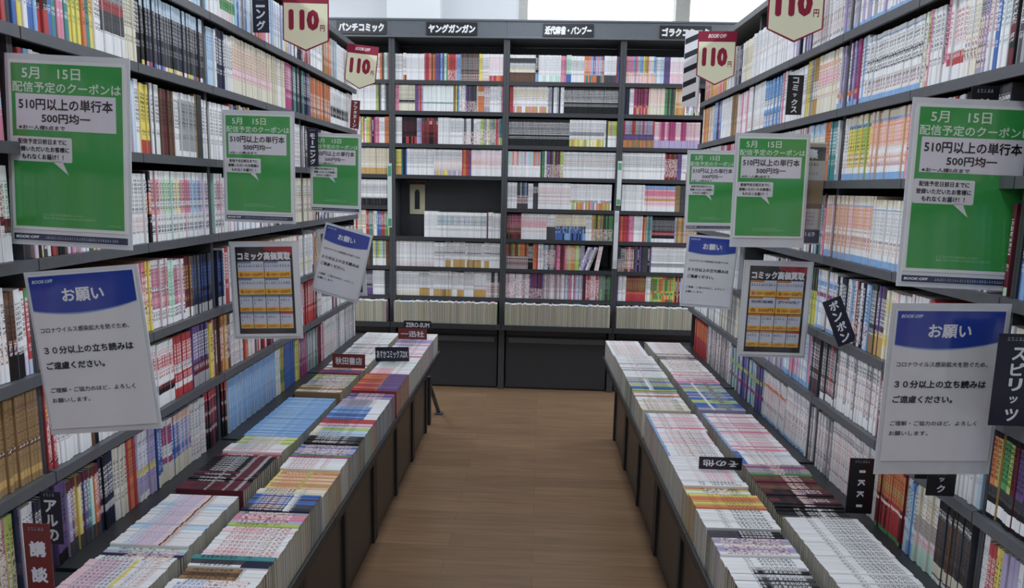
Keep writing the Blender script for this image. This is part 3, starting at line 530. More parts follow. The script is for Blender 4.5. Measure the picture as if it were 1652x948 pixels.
def fill_run(p, q, style, put, t_lo=.0092, t_hi=.0124):
    d = parse(style)
    t = rnd.uniform(t_lo, t_hi); n = max(1, int(round((q - p) / t)))
    t = (q - p) / n; d['n'] = n
    ser = (rnd.random(), rnd.random())
    ht = d['ht'] or rnd.choice((.173, .174, .176, .181, .182, .183)); dp = rnd.uniform(.112, .128)
    for i in range(n):
        h2 = ht + (rnd.uniform(-.006, .006) if 'mix' in d else 0)
        put(d, i, p + i * t, t - .0003, h2 - rnd.uniform(0, .0008), dp, ser)

for (side, row), runs in ROWS.items():
    z = ZROW[side][row]
    lim = (2.13 if row == 1 else ZROW[side][row - 1] - .026) - z - .002
    seen = {}
    runs = ([(.86, runs[0][0], 'MIXW')] if runs[0][0] > .9 else []) + runs
    for p, q, st in runs:
        q = min(q, 3.770)
        if q - p < .006 or st == 'GAP': continue
        ds = describe(parse(st)); seen[ds] = seen.get(ds, 0) + 1
        run = (ORD[min(12, seen[ds])] + ' ' if seen[ds] > 1 else '') + ds
        def put(d, i, s, t, h, dp, ser):
            if blocked(side, s, t, row): return
            fr_ = shelf_frame(side, -.014 + rnd.uniform(-.004, .003), s if side == 'L' else s + t, z + .0004)
            add_book('shelf', '%s shelf up, %s' % (ORD[8 - row], BANK[side]), (side, row, run), run, d, i, fr_, t, dp, min(h, lim), ser)
        fill_run(p, q, st, put)
for (side, ln), runs in [((k[0], k[1]), v) for k, v in BINS.items()]:
    u0 = .232 if ln == 'A' else .4445
    seen = {}
    runs = ([(.96, runs[0][0], 'MIXW')] if runs[0][0] > 1.0 else []) + runs
    for p, q, st in runs:
        q = min(q, 3.775)
        if q - p < .006 or st == 'GAP': continue
        ds = describe(parse(st)); seen[ds] = seen.get(ds, 0) + 1
        run = (ORD[min(12, seen[ds])] + ' ' if seen[ds] > 1 else '') + ds
        top = .622 + rnd.choice((-.006, 0, 0, .003))
        def put(d, i, s, t, h, dp, ser):
            tp = top + rnd.uniform(-.0015, .0015)
            fr_ = bin_frame(side, u0 - rnd.uniform(0, .0009), s if side == 'L' else s + t, tp)
            add_book('bin', '%s row, %s trough' % ('wall-side' if ln == 'A' else 'aisle-side', 'left' if side == 'L' else 'right'),
                     (side, ln, run), run, d, i, fr_, t, tp - .5054, h, ser)
        fill_run(p, q, st, put, .0118, .0150)
for (bay, row), runs in BACK.items():
    z = ZB[row]
    lo, hi = BX[bay - 1] + .0215, BX[bay] - .0215
    for p, q, st in runs:
        p, q = max(p, lo), min(q, hi)
        if q - p < .008: continue
        def put(d, i, s, t, h, dp, ser):
            f = np.eye(4); f[:3, 3] = (s, DB + .012 + rnd.uniform(-.003, .004), z + .0004)
            add_book('shelf', 'back', None, '', d, i, f, t, dp, min(h, .178), ser)
        fill_run(p, q, st, put)
# a few comics lying flat on a right-hand shelf
for p, q, st in ROWS[('R', 5)]:
    if st == 'GAP':
        for i, c in enumerate(('white', 'darkgrey i:white', 'white', 'grey', 'white i:grey', 'black i:white', 'white', 'lightblue', 'white i:brown')):
            d = parse(c); d['n'] = 1
            U_, A_ = unit_axes('R')
            f = np.eye(4); f[:3, 0] = (0, 0, 1); f[:3, 1] = -U_; f[:3, 2] = np.cross((0, 0, 1), -U_)
            f[:3, 3] = at('R', -.014 - .004 * (i % 3), p + .02 + (.178 if f[1, 2] < 0 else 0), ZROW['R'][5] + .0004 + i * .0142)
            add_book('shelf', 'back', None, '', d, 0, f, .0138, .12, .174, (rnd.random(), rnd.random()))
# the few comics leaning in a gap of the back shelves
x = .27
for i, c in enumerate(('white', 'lilac', 'purple i:white', 'white', 'grey', 'palepink i:red', 'white i:red')):
    d = parse(c); d['n'] = 1
    a = .36 if i < 5 else .16
    f = np.eye(4); f[:3, :3] = np.array(Matrix.Rotation(a, 3, 'Y')); f[:3, 3] = (x, DB + .013, ZB[7] + .0004 + .0 + .0135 * math.sin(a))
    add_book('shelf', 'back', None, '', d, 0, f, .0132, .118, .172, (rnd.random(), rnd.random()))
    x += .0146 if i != 4 else .05
# spine-up row in the tray under the back shelves
for k in range(5):
    s = BX[k] + .0225
    while s < BX[k + 1] - .0415:
        t = rnd.uniform(.0125, .019)
        d = parse(rnd.choice(('white', 'cream i:brown', 'white i:red', 'palepink', 'white i:grey', 'lightblue'))); d['n'] = 1
        f = np.eye(4); f[:3, 0] = (-1, 0, 0); f[:3, 1] = (0, 0, -1); f[:3, 2] = (0, 1, 0)
        zt = .6325 + rnd.uniform(-.006, .002); f[:3, 3] = (s + t, DB - .072 + rnd.uniform(0, .004), zt)
        add_book('tray', 'back', None, '', d, 0, f, t - .0003, zt - .4755, .174, (rnd.random(), rnd.random()))
        q = rnd.uniform(.72, .9); BOOKS[-1]['paper'] = tuple(c * q for c in BOOKS[-1]['paper']); BOOKS[-1]['edge'] = tuple(c * rnd.choice((.75, .95, 1.2)) for c in BOOKS[-1]['paper'])
        s += t

# ------------------------------------------------------------------ lettering
_TXT = {}
def glyphs(s, bold):
    k = (s, bold)
    if k not in _TXT:
        c = bpy.data.curves.new('t', 'FONT'); c.body = s; c.size = 1; c.offset = bold; c.resolution_u = 2
        o = bpy.data.objects.new('t', c); COL.objects.link(o)
        me = bpy.data.meshes.new_from_object(o.evaluated_get(bpy.context.evaluated_depsgraph_get()))
        bpy.data.objects.remove(o); bpy.data.curves.remove(c)
        v = np.array([p.co[:2] for p in me.vertices]); f = [tuple(p.vertices) for p in me.polygons]
        bpy.data.meshes.remove(me)
        v = v - (v.min(0) + v.max(0)) / 2
        _TXT[k] = (v, f, np.ptp(v[:, 0]), np.ptp(v[:, 1]))
    return _TXT[k]
class Print:
    """flat printed colours and lettering on a sheet facing -y: x to the right, z up, y the layer"""
    def __init__(self): self.v = []; self.f = []; self.c = []
    def poly(self, pts, col, y):
        b = len(self.v); self.v += [(x, y, z) for x, z in pts]; self.f.append(tuple(range(b, b + len(pts)))); self.c.append(col)
    def rect(self, x0, x1, z0, z1, col, y): self.poly([(x0, z0), (x1, z0), (x1, z1), (x0, z1)], col, y)
    def text(self, s, x, z, w, h, col, y, bold=.02, align='c', rot=0.0, shear=0.0):
        """fit the line into w x h, centred on (x, z) or starting at x"""
        v, f, tw, thh = glyphs(s, 0.0)
        bw = bold * 1.25; tw += 2 * bw; thh += 2 * bw
        sx, sz = w / tw, h / thh
        p = v * (sx, sz)
        p[:, 0] += shear * p[:, 1]
        if align == 'l': p = p + (w / 2, 0)
        if rot:
            cc, ss = math.cos(rot), math.sin(rot); p = np.c_[p[:, 0] * cc - p[:, 1] * ss, p[:, 0] * ss + p[:, 1] * cc]
        offs = [(0, 0)]
        if bold > .006: offs += [(a * bw * sx, q * bw * sz) for a, q in ((1, 0), (-1, 0), (0, 1), (0, -1), (.7, .7), (-.7, .7), (.7, -.7), (-.7, -.7))]
        for n, (ox, oz) in enumerate(offs):
            b = len(self.v)
            self.v += [(x + a + ox, y - n * 6e-6, z + q + oz) for a, q in p.tolist()]
            for q in f: self.f.append(tuple(b + i for i in q)); self.c.append(col)
    def tiny(self, x0, x1, z, h, col, y, seed=0):
        """a line of print too small to read"""
        r = random.Random(seed); x = x0
        while x < x1 - h * .6:
            wd = h * r.uniform(.5, .85)
            self.rect(x, x + wd, z - h / 2, z - h / 2 + h * r.uniform(.25, .45), col, y)
            self.rect(x + wd * r.uniform(0, .4), x + wd * .8, z + h * r.uniform(0, .15), z + h / 2, col, y)
            x += h * 1.05
    def build(self, name, parent, mat=None):
        me = bpy.data.meshes.new(name); me.from_pydata(self.v, [], self.f); me.materials.append(mat or M_PRINT)
        cc = np.array([(*c, 1) for f, c in zip(self.f, self.c) for _ in f], np.float32)
        ca = me.color_attributes.new('Col', 'FLOAT_COLOR', 'CORNER'); ca.data.foreach_set('color', cc.ravel())
        o = bpy.data.objects.new(name, me); COL.objects.link(o); o.parent = parent
        return o
def sheet(name, w, h, y, parent, col, dx=0, dz=0, t=.0008):
    o = MB().box(dx - w / 2, dx + w / 2, y, y + t, dz - h / 2, dz + h / 2).build(name, M_PRINT, parent)
    ca = o.data.color_attributes.new('Col', 'FLOAT_COLOR', 'CORNER')
    ca.data.foreach_set('color', np.array([(*col, 1)] * len(o.data.loops), np.float32).ravel())
    return o

PAPER = lin('dcdde2'); GREEN = lin('3c9a4c'); INKB = lin('15151a'); WHT = lin('f2f2f4'); BLUEN = lin('2340a0'); NAVYF = lin('22304f')
POSTER_PX = []
def poster_root(name, c, deg, label, cat, group, size):
    """deg = pitch, roll, yaw; the root sits at the middle of the sheet"""
    o = empty(name, c, rot=tuple(math.radians(a) for a in deg))
    tag(o, label, cat, group)
    m = Matrix.Translation(c) @ o.rotation_euler.to_matrix().to_4x4()
    w, h = size
    POSTER_PX.append([project(m @ Vector(p)) for p in ((-w / 2, 0, h / 2), (w / 2, 0, h / 2), (w / 2, 0, -h / 2), (-w / 2, 0, -h / 2))])
    return o
def sleeve(root, w, h, dz=0.0, dx=0.0, side='L', reach=.05, z=None):
    MB().box(dx - w / 2, dx + w / 2, .0022, .0036, dz - h / 2, dz + h / 2).build('sleeve_back', M_SLEEVE, root)
    MB().box(dx - w / 2, dx + w / 2, -.0034, -.0028, dz - h / 2, dz + h / 2).build('sleeve_front', M_CLEAR, root)
    x = dx - w / 2 if side == 'L' else dx + w / 2
    cx, cy = root.location.x, root.location.y
    reach = (cx + x + 1.0 if side == 'L' else (XR - .0248 * cy) - (cx + x)) - .004
    if reach < .004: return
    sg = -1 if side == 'L' else 1
    for q in ((h * .3, -h * .3) if z is None else z):
        MB().box(x - sg * .02, x + sg * reach, .0038, .0058, dz + q - .014, dz + q + .014).build('bracket', M_CLEAR, root)

def coupon(c, deg, label, side, k, reach=.05, footer=True):
    w, h = .21 * k, .297 * k
    r = poster_root('coupon_poster', c, deg, label, 'poster', 'green coupon posters', (w, h * 1.08))
    sleeve(r, w * 1.07, h * 1.13, -h * .03, .0, side, reach)
    if footer:
        b = sheet('backing_sheet', w * 1.02, h * 1.05, .0008, r, PAPER, .0, -h * .045)
        p = Print(); y = .0003
        p.rect(-w * .5, w * .5, -h * .565, -h * .525, NAVYF, y)
        p.text('BOOK·OFF', -w * .38, -h * .545, w * .2, h * .016, WHT, y - .0003, .03, shear=.2)
        p.tiny(-w * .22, w * .42, -h * .545, h * .014, lin('98a2b8'), y - .0003, 5)
        p.build('footer_print', b)
    s = sheet('coupon_sheet', w, h, -.0005, r, lin('dfe2e2'))
    p = Print(); y = -.0009
    X = lambda a: (a - .5) * w
    Z = lambda a: (.5 - a) * h
    p.rect(X(.025), X(.975), Z(.98), Z(.02), GREEN, y)
    y2 = y - .0003; y3 = y - .0006
    p.text('5月　15日', X(.37), Z(.075), w * .5, h * .068, lin('d5e6d6'), y2, .012)
    p.text('配信予定のクーポンは', X(.5), Z(.155), w * .93, h * .062, lin('d5e6d6'), y2, .012)
    p.rect(X(.06), X(.92), Z(.405), Z(.195), lin('d9d6e0'), y2)
    p.text('510円以上の単行本', X(.49), Z(.253), w * .81, h * .07, INKB, y3, .022)
    p.text('500円均一', X(.49), Z(.333), w * .42, h * .058, INKB, y3, .022)
    p.text('※お一人様5点まで', X(.28), Z(.39), w * .4, h * .026, INKB, y3, .02)
    bub = []
    for cx, cz, a0 in ((.52, .455, 0), (.04, .455, 90), (.04, .58, 180), (.52, .58, 270)):
        for a in range(a0, a0 + 91, 30):
            bub.append((X(cx) + .015 * w * math.cos(math.radians(a)), Z(cz) + .015 * w * math.sin(math.radians(a))))
    p.poly(bub, lin('d9d9de'), y2)
    p.poly([(X(.36), Z(.585)), (X(.50), Z(.665)), (X(.45), Z(.585))], lin('d9d9de'), y2)
    for t, zz, ww in (('配信予定日前日までに', .472, .42), ('登録いただいたお客様に', .517, .46), ('もれなくお届け！！', .562, .36)):
        p.text(t, X(.28), Z(zz), w * ww, h * .032, INKB, y3, .025)
    p.tiny(X(.27), X(.62), Z(.905), h * .012, lin('86c08c'), y2, 1)
    p.tiny(X(.27), X(.74), Z(.925), h * .012, lin('86c08c'), y2, 2)
    p.tiny(X(.83), X(.95), Z(.955), h * .009, lin('86c08c'), y2, 3)
    p.build('printed_lettering', s)
    return r

def notice(c, deg, label, side, k, reach=.05, sl=(1.06, 1.06, -.01)):
    w, h = .205 * k, .29 * k
    r = poster_root('request_notice', c, deg, label, 'notice', 'blue-headed request notices', (w, h))
    sleeve(r, w * sl[0], h * sl[1], h * sl[2], 0, side, reach)
    s = sheet('notice_sheet', w, h, -.0005, r, PAPER)
    X = lambda a: (a - .5) * w
    Z = lambda a: (.5 - a) * h
    p = Print(); y = -.0009; y2 = y - .0003; y3 = y - .0006
    def cap(edge, mid, col, yy):
        pts = [(X(.985), Z(.012)), (X(.015), Z(.012))]
        for i in range(13):
            t = i / 12; a = .015 + .97 * t
            pts.append((X(a), Z(edge + (mid - edge) * (1 - (2 * t - .84) ** 2 / 1.35))))
        p.poly(pts, col, yy)
    cap(.205, .262, lin('7ea2d6'), y); cap(.20, .252, BLUEN, y2)
    p.text('BOOK·OFF', X(.145), Z(.045), w * .19, h * .022, lin('c9d2e6'), y3, .03, shear=.25)
    p.text('お願い', X(.5), Z(.14), w * .39, h * .088, lin('e4e8f0'), y3, .022)
    for t, zz, ww, hh, bo in (('コロナウイルス感染拡大を防ぐため、', .355, .83, .034, .012), ('３０分以上の立ち読みは', .485, .84, .052, .03), ('ご遠慮ください。', .585, .55, .05, .03),
                              ('ご理解・ご協力のほど、よろしく', .745, .80, .032, .012), ('お願いします。', .812, .36, .03, .012)):
        p.text(t, X(.05), Z(zz), w * ww, h * hh, lin('2a2a32'), y2, bo, 'l')
    p.build('printed_lettering', s)
    return r

def price_poster(c, deg, label, side, k, reach=.05, warm=False, size=(.221, .312)):
    w, h = size[0] * k, size[1] * k
    r = poster_root('buying_price_poster', c, deg, label, 'poster', 'comic buying price posters', (w, h))
    sleeve(r, w, h, 0, 0, side, reach)
    s = sheet('price_sheet', w * .95, h * .95, -.0005, r, lin('d4d6da'))
    X = lambda a: (a - .5) * w * .82
    Z = lambda a: (.5 - a) * h * .89
    p = Print(); y = -.0009
    p.rect(X(0), X(1), Z(1), Z(0), lin('25252c'), y)
    p.poly([(X(.5), Z(.035)), (X(1), Z(.1)), (X(1), Z(0)), (X(.5), Z(0))], lin('9c2731'), y - .0002)
    p.text('コミック高価買取', X(.5), Z(.105), w * .76, h * .085, lin('dfdfe4'), y - .0005, .045)
    strip = lin('c27a36') if warm else lin('6f86ab')
    heads = {(0, 0): '', (1, 0): '', (0, 1): '呪術廻戦' if warm else '', (1, 1): 'SPY×FAMILY' if warm else ''}
    for rr in range(4):
        n = 2 if rr < 2 else 4
        z0 = .165 + rr * .195
        for q in range(n):
            a, b = .03 + q * .94 / n, .03 + (q + 1) * .94 / n - .012
            p.rect(X(a), X(b), Z(z0 + .187), Z(z0), lin('c6cad6'), y - .0002)
            p.rect(X(a), X(a + (b - a) * (.52 if rr < 2 else 1)), Z(z0 + .022), Z(z0), strip if not (rr == 3 and q == 3) else lin('b04040'), y - .0004)
            if heads.get((q, rr)):
                p.text(heads[(q, rr)], X((a + b) / 2), Z(z0 + .052), w * .82 * (b - a) * .84, h * .03, lin('3c4a74'), y - .0004, .02)
            else:
                p.tiny(X(a + .015), X(b - .015), Z(z0 + .05), h * .024, lin('5a6a8e'), y - .0004, rr * 7 + q)
            if rr >= 2: p.tiny(X(a + .02), X(a + .06), Z(z0 + .09), h * .018, lin('5a6a8e'), y - .0004, rr * 9 + q)
            p.rect(X(a), X(b), Z(z0 + .187), Z(z0 + (.115 if rr < 2 else .135)), lin('e0b64a'), y - .0004)
            t = ('各 300円' if warm and (q, rr) == (0, 1) else '各150〜250円') if rr < 2 else '150円〜'
            p.text(t, X((a + b) / 2), Z(z0 + (.15 if rr < 2 else .162)), w * .82 * (b - a) * .9, h * (.04 if rr < 2 else .028), lin('b5502a'), y - .0007, .03)
    p.build('printed_lettering', s)
    return r

def price_tag(c, deg, label, w, h, side, reach):
    r = poster_root('price_tag', c, deg, label, 'price tag', '110 yen price tags', (w, h * 1.2))
    hw = w / 2; zt, zs, zp = h / 2, -h / 2, -h / 2 - h * .22
    s = MB().prism([(-hw, zs), (0, zp), (hw, zs), (hw, zt), (-hw, zt)], 0, .0012)
    o = s.build('tag_card', M_PRINT, r)
    ca = o.data.color_attributes.new('Col', 'FLOAT_COLOR', 'CORNER'); MAR = lin('8c1f3a')
    ca.data.foreach_set('color', np.array([(*MAR, 1)] * len(o.data.loops), np.float32).ravel())
    p = Print(); e = w * .028
    p.poly([(-hw + e, zs + e * .5), (0, zp + e * 1.3), (hw - e, zs + e * .5), (hw - e, zt - h * .24), (-hw + e, zt - h * .24)], lin('e4e2c4'), -.0004)
    p.text('BOOK·OFF', 0, zt - h * .11, w * .46, h * .09, lin('e8d8dc'), -.0004, .03, shear=.25)
    p.text('110', -w * .04, zt - h * .58, w * .66, h * .43, MAR, -.0008, .055)
    p.text('円', w * .36, zt - h * .74, w * .10, h * .13, MAR, -.0008, .02)
    p.build('printed_lettering', o)
    sg = -1 if side == 'L' else 1
    reach = max(.002, (c[0] - hw + 1.0 if side == 'L' else XR - .0248 * c[1] - c[0] - hw) - .008)
    MB().box(sg * (hw - .03), sg * (hw + reach), .0014, .0034, zt - .03, zt - .008).build('clip_arm', M_STEEL, r)
    return r

coupon((-.903, 1.322, 1.488), (-1.3, 1.8, .2), 'green coupon poster beside red book spines, above a blue notice', 'L', 1.07, .05)
coupon((-.862, 2.125, 1.485), (0, .8, -2.1), 'green coupon poster directly above a price poster, left bookcases', 'L', 1.0, .05)
coupon((-.868, 2.945, 1.483), (.8, 1.3, -3.3), 'smallest green coupon poster on the left bookcases, above a tilted notice', 'L', .98, .05)
coupon((.701, 2.96, 1.444), (-1.3, -.3, 6.1), 'smaller of two overlapping green coupon posters, right bookcases', 'R', .98, .06)
coupon((.677, 2.137, 1.446), (-1.1, -.3, 4.3), 'green coupon poster overlapping the recruitment poster, right bookcases', 'R', 1.0, .08, False)
coupon((.814, 1.386, 1.444), (-4.0, 1.3, .1), 'largest green coupon poster on the right, with navy footer strip', 'R', 1.07, .05)
notice((-.817, 1.222, 1.12), (-.5, -5.8, -1.1), 'blue-headed notice tilted left, hanging under the nearest left coupon poster', 'L', 1.0, .08)
notice((-.848, 2.945, 1.10), (.9, 14.1, -6.3), 'small blue-headed notice tilted sharply right over a price poster', 'L', .99, .05)
notice((.710, 2.955, 1.10), (-.2, 3.2, 1.4), 'small blue-headed notice below the smallest right coupon poster', 'R', .99, .06)
notice((.747, 1.284, 1.085), (1.3, -.5, 4.0), 'largest blue-headed notice, hanging straight beside dark upright plates', 'R', 1.0, .07, (1.08, 1.13, -.03))
price_poster((-.868, 2.165, 1.092), (-1, -1.9, 1.4), 'black-framed buying price poster hanging alone on the left bookcases', 'L', 1.0, .05)
price_poster((-.856, 2.975, 1.094), (1, -3, -3), 'buying price poster mostly covered by the tilted notice', 'L', .93, .05)
price_poster((.733, 2.18, 1.073), (.1, .6, 2.6), 'black-framed buying price poster with orange strips, right bookcases', 'R', .975, .06, True)
price_tag((-.877, 2.636, 2.032), (-2, .4, 3), 'larger cream 110 yen tag on the left bookcases', .168, .172, 'L', .06)
price_tag((-.92, 3.6, 2.03), (-1.4, 5.7, 1.2), 'small tilted 110 yen tag at the far end, left bookcases', .158, .175, 'L', .03)
price_tag((.735, 3.18, 2.022), (-.8, .2, -1.5), 'small 110 yen tag at the far end, right bookcases', .163, .185, 'R', .03)
price_tag((.752, 2.26, 2.013), (-2, 0, -3), 'largest 110 yen tag, cut by the top edge, right bookcases', .166, .178, 'R', .03)

# recruitment poster behind a coupon
r = poster_root('recruitment_poster', (.740, 2.178, 1.432), (-1.2, .3, -2.1), 'navy and brown recruitment poster half behind a green coupon poster', 'poster', None, (.21, .297))
sleeve(r, .213, .305, 0, 0, 'R', .03)
s = sheet('poster_sheet', .21, .297, -.0005, r, lin('9a948c'))
p = Print(); y = -.0009
p.rect(-.105, .105, .098, .138, NAVYF, y); p.text('募集', .052, .118, .062, .03, lin('d6dbe6'), y - .0004, .03)
p.rect(-.105, .105, .04, .098, lin('a9a8a6'), y); p.rect(-.105, .105, -.03, .04, lin('8a755e'), y); p.rect(-.105, .105, -.045, -.03, lin('6d5a48'), y)
p.rect(.0, .098, -.105, -.045, lin('b4b4b8'), y - .0003); p.rect(-.105, .105, -.148, -.108, NAVYF, y)
p.text('022-169', .056, -.122, .072, .014, lin('b9c2d2'), y - .0004, .02)
for q in range(4): p.tiny(.012, .09, -.058 - q * .011, .006, lin('77777f'), y - .0005, q)
p.tiny(.03, .09, .088, .008, lin('3a3f4c'), y - .0004, 9); p.tiny(.03, .09, .06, .007, lin('6b6b6e'), y - .0004, 8); p.tiny(.02, .06, -.139, .005, lin('9aa4b8'), y - .0004, 12)
p.build('printed_lettering', s)

# ------------------------------------------------------------------ index plates
def plate(name, c, w, h, mat, text, label, group, vertical=True, yaw=0.0, roll=0.0, head=True, rot=0.0, stem=0.0, col='dcdfe8', fit=.82, stemside=0):
    r = empty(name, c, rot=(0, math.radians(roll), math.radians(yaw)))
    tag(r, label, 'index plate', group)
    o = MB().box(-w / 2, w / 2, 0, .002, -h / 2, h / 2).build('plate', mat, r, .0006)
    p = Print(); k = lin(col)
    if vertical:
        n = len(text); top = h / 2 - h * (.13 if head else .04); st = (top + h / 2 - h * .04) / n
        cw = min(st * .84, w * .62) * (.66 if rot else 1)
        for i, ch in enumerate(text):
            z = top - st * (i + .5)
            if ch == 'ー': p.rect(-.006, .006, z - st * .36, z + st * .36, k, -.0004) if w > .05 else p.rect(-.003, .003, z - st * .36, z + st * .36, k, -.0004)
            elif ch == 'I' and rot: p.rect(-cw * .45, cw * .45, z - .0035, z + .0035, k, -.0004)
            elif ch == 'ッ': p.text(ch, 0, z, cw * .62, cw * .55, k, -.0004, .03, rot=rot)
            else: p.text(ch, 0, z, cw, cw if not rot else cw, k, -.0004, .03, rot=rot)
        if head: p.tiny(-w * .3, w * .3, h / 2 - h * .055, min(.006, h * .05), lin('8d92a4'), -.0004, 3)
    else:
        p.text(text, 0, 0, w * fit, h * .55, k, -.0004, .02, rot=rot)
    p.build('lettering', o)
    if stem:
        MB().box(-.01, .01, .0021, .0031, -h / 2 - stem, -h / 2 + .012).build('stem', M_SLEEVE, r)
    if stemside:
        MB().box(stemside * (w / 2 - .006), stemside * (w / 2 + .045), .0022, .0034, -.012, .012).build('tongue', M_CLEAR, r)
    return r
G1 = 'upright index plates on the shelves'
plate('index_plate', (-.962, 2.43, 1.99), .056, .12, M_NAVYP, 'ニング', 'navy index plate at the top edge, beside the larger left tag', G1, head=False, stemside=-1)
plate('index_plate', (-.958, 2.93, 1.58), .046, .156, M_NAVYP, 'モーニング', 'navy index plate between the middle and smallest left coupon posters', G1, stemside=-1)
plate('index_plate', (-.962, 3.62, 1.782), .046, .14, M_MAROONP, 'アフタヌーン', 'maroon index plate at the far end below the tilted tag', G1, head=False, roll=4, stemside=-1)
plate('index_plate', (-.936, 1.20, .692), .052, .19, M_MAROONP, '講談社', 'maroon index plate standing in the bottom left corner', G1, stemside=-1)
plate('index_plate', (-.953, 1.265, .765), .042, .11, M_NAVYP, 'アルの', 'dark index plate behind the maroon plate, lowest left shelf', G1, stemside=-1)
plate('index_plate', (.832, 1.73, .697), .066, .148, M_BLACKP, 'IKKI', 'black index plate with sideways letters under the notice', G1, rot=-math.pi / 2, stemside=1)
plate('index_plate', (.832, 1.22, 1.117), .074, .165, M_NAVYP, 'スピリッツ', 'large navy index plate at the right picture edge beside the notice', G1, stemside=1)
plate('index_plate', (.842, 1.42, 1.561), .052, .16, M_BLACKP, 'サンデー', 'black index plate showing only its top above the largest coupon poster', G1, stemside=1)
plate('index_plate', (.834, 1.40, .897), .058, .15, M_BLACKP, 'ビッグコミック', 'black index plate hanging just below the largest notice', G1, head=False, stemside=1)
plate('index_plate', (.828, 1.45, .887), .042, .10, M_BLACKP, 'スル', 'smaller black index plate behind another, under the largest notice', G1, head=False, stemside=1)
plate('index_plate', (.826, 1.93, 1.086), .052, .135, M_NAVYP, 'ボンボン', 'navy index plate leaning left before leaning books, right bookcases', G1, head=False, roll=-24, stemside=1)
plate('index_plate', (.803, 2.36, 1.744), .051, .124, M_BLACKP, 'コミックス', 'black index plate standing upright below the largest tag', G1, head=False, stemside=1)
G2 = 'name plates standing on the troughs'
plate('trough_plate', (-.825, 2.95, .668), .144, .062, M_MAROONP, '秋田書店', 'maroon four-letter plate standing on the wall-side left row', G2, False, stem=.012)
plate('trough_plate', (-.655, 3.55, .668), .150, .058, M_MAROONP, '一迅社', 'maroon three-letter plate at the far end of the left trough', G2, False, stem=.016)
plate('trough_plate', (-.659, 3.72, .682), .150, .046, M_BLACKP, 'ZERO-SUM', 'black plate with Latin letters at the far left trough end', G2, False, stem=.036, fit=.86)
plate('trough_plate', (-.670, 3.12, .662), .156, .068, M_NAVYP, 'あすかコミックスDX', 'navy plate standing on the aisle-side left row', G2, False, roll=-2, stem=.005, fit=.92)
plate('trough_plate', (.543, 1.98, .645), .125, .038, M_BLACKP, 'その他', 'black plate with upside-down letters on the aisle-side right row', G2, False, rot=math.pi, stem=.003)

G3 = 'black name plates on the header boards'
for xx, zz, ww, t, lb in ((-1.239, 2.470, .335, 'パンチコミック', 'leftmost black header plate, partly behind the small tilted tag'), (-.631, 2.468, .341, 'ヤングガンガン', 'black header plate above the half-empty compartment'),
                          (.143, 2.466, .335, '近代麻雀・バンブー', 'black header plate above the middle of the aisle'), (.912, 2.462, .335, 'ゴラクコミック', 'rightmost black header plate, cut off by the right bookcases')):
    r = empty('header_plate', (xx, DB - .0205, zz)); tag(r, lb, 'sign', G3)
    o = MB().box(-ww / 2, ww / 2, 0, .0023, -.042, .042).build('plate', M_BLACKP, r, .0006)
    p = Print(); p.text(t, 0, 0, ww * .92, .056, lin('e9eaf0'), -.0005, .05, shear=.1 if 'ヤング' in t or '近代' in t else 0); p.build('lettering', o)

# small things on the back bookcase
r = empty('wall_plate', (-.900, DB + .2095, 1.335)); tag(r, 'cream plate with a dark slot inside the half-empty compartment', 'wall plate')
MB().box(-.056, .056, -.012, 0, -.108, .108).build('plate', M_CREAMP, r, .004)
MB().prism([(-.018, -.07), (.018, -.07), (.018, .05), (.01, .068), (-.01, .068), (-.018, .05)], -.0145, -.012).build('slot', M_BLACKP, r)
MB().box(-.012, .012, -.02, 0, .1085, .122).build('neck', M_MAROONP, r)
MB().box(-.075, .075, -.026, 0, .122, .139).build('bracket', painted('rust_brown', (.12, .05, .04), .5), r, .003)
G4 = 'slips stuck to the back uprights'
for x_, z_, h_, lb, c1, c2 in ((.523, 1.475, .30, 'pale slip with green mark on the upright right of the aisle middle', 'c9d2cf', '5d9a78'), (.516, 1.09, .40, 'plain pale slip lower on the same upright as another', 'c4c6cc', 'b0b2ba'),
                               (-1.056, 1.36, .44, 'long green and white slip on the leftmost visible upright', 'b8c2c0', '4f8a70')):
    r = empty('label_slip', (x_, DB - .0055, z_)); tag(r, lb, 'label slip', G4)
    o = sheet('slip', .03, h_, 0, r, lin(c1)); p = Print()
    p.rect(-.012, .012, -h_ * .48, -h_ * .36, lin(c2), -.0004); p.rect(-.012, .012, h_ * .3, h_ * .46, lin(c2), -.0004); p.build('print', o)
# hanging cards seen at the far ends
r = empty('end_card', (.752, 3.80, 2.06)); tag(r, 'black and white striped card on the far end of the right bookcases', 'card')
o = sheet('card', .075, .38, 0, r, lin('dcdde2'))
p = Print()
for q in range(5): p.poly([(-.036, -.17 + q * .072), (.03, -.14 + q * .072), (.03, -.112 + q * .072), (-.036, -.142 + q * .072)], lin('26262e'), -.0004)
p.build('print', o); MB().box(.0376, .048, -.004, .004, -.19, .19).build('edge_tube', M_SLEEVE, r, .002)
MB().box(-.02, .16, .0012, .003, .05, .08).build('arm', M_STEEL, r)

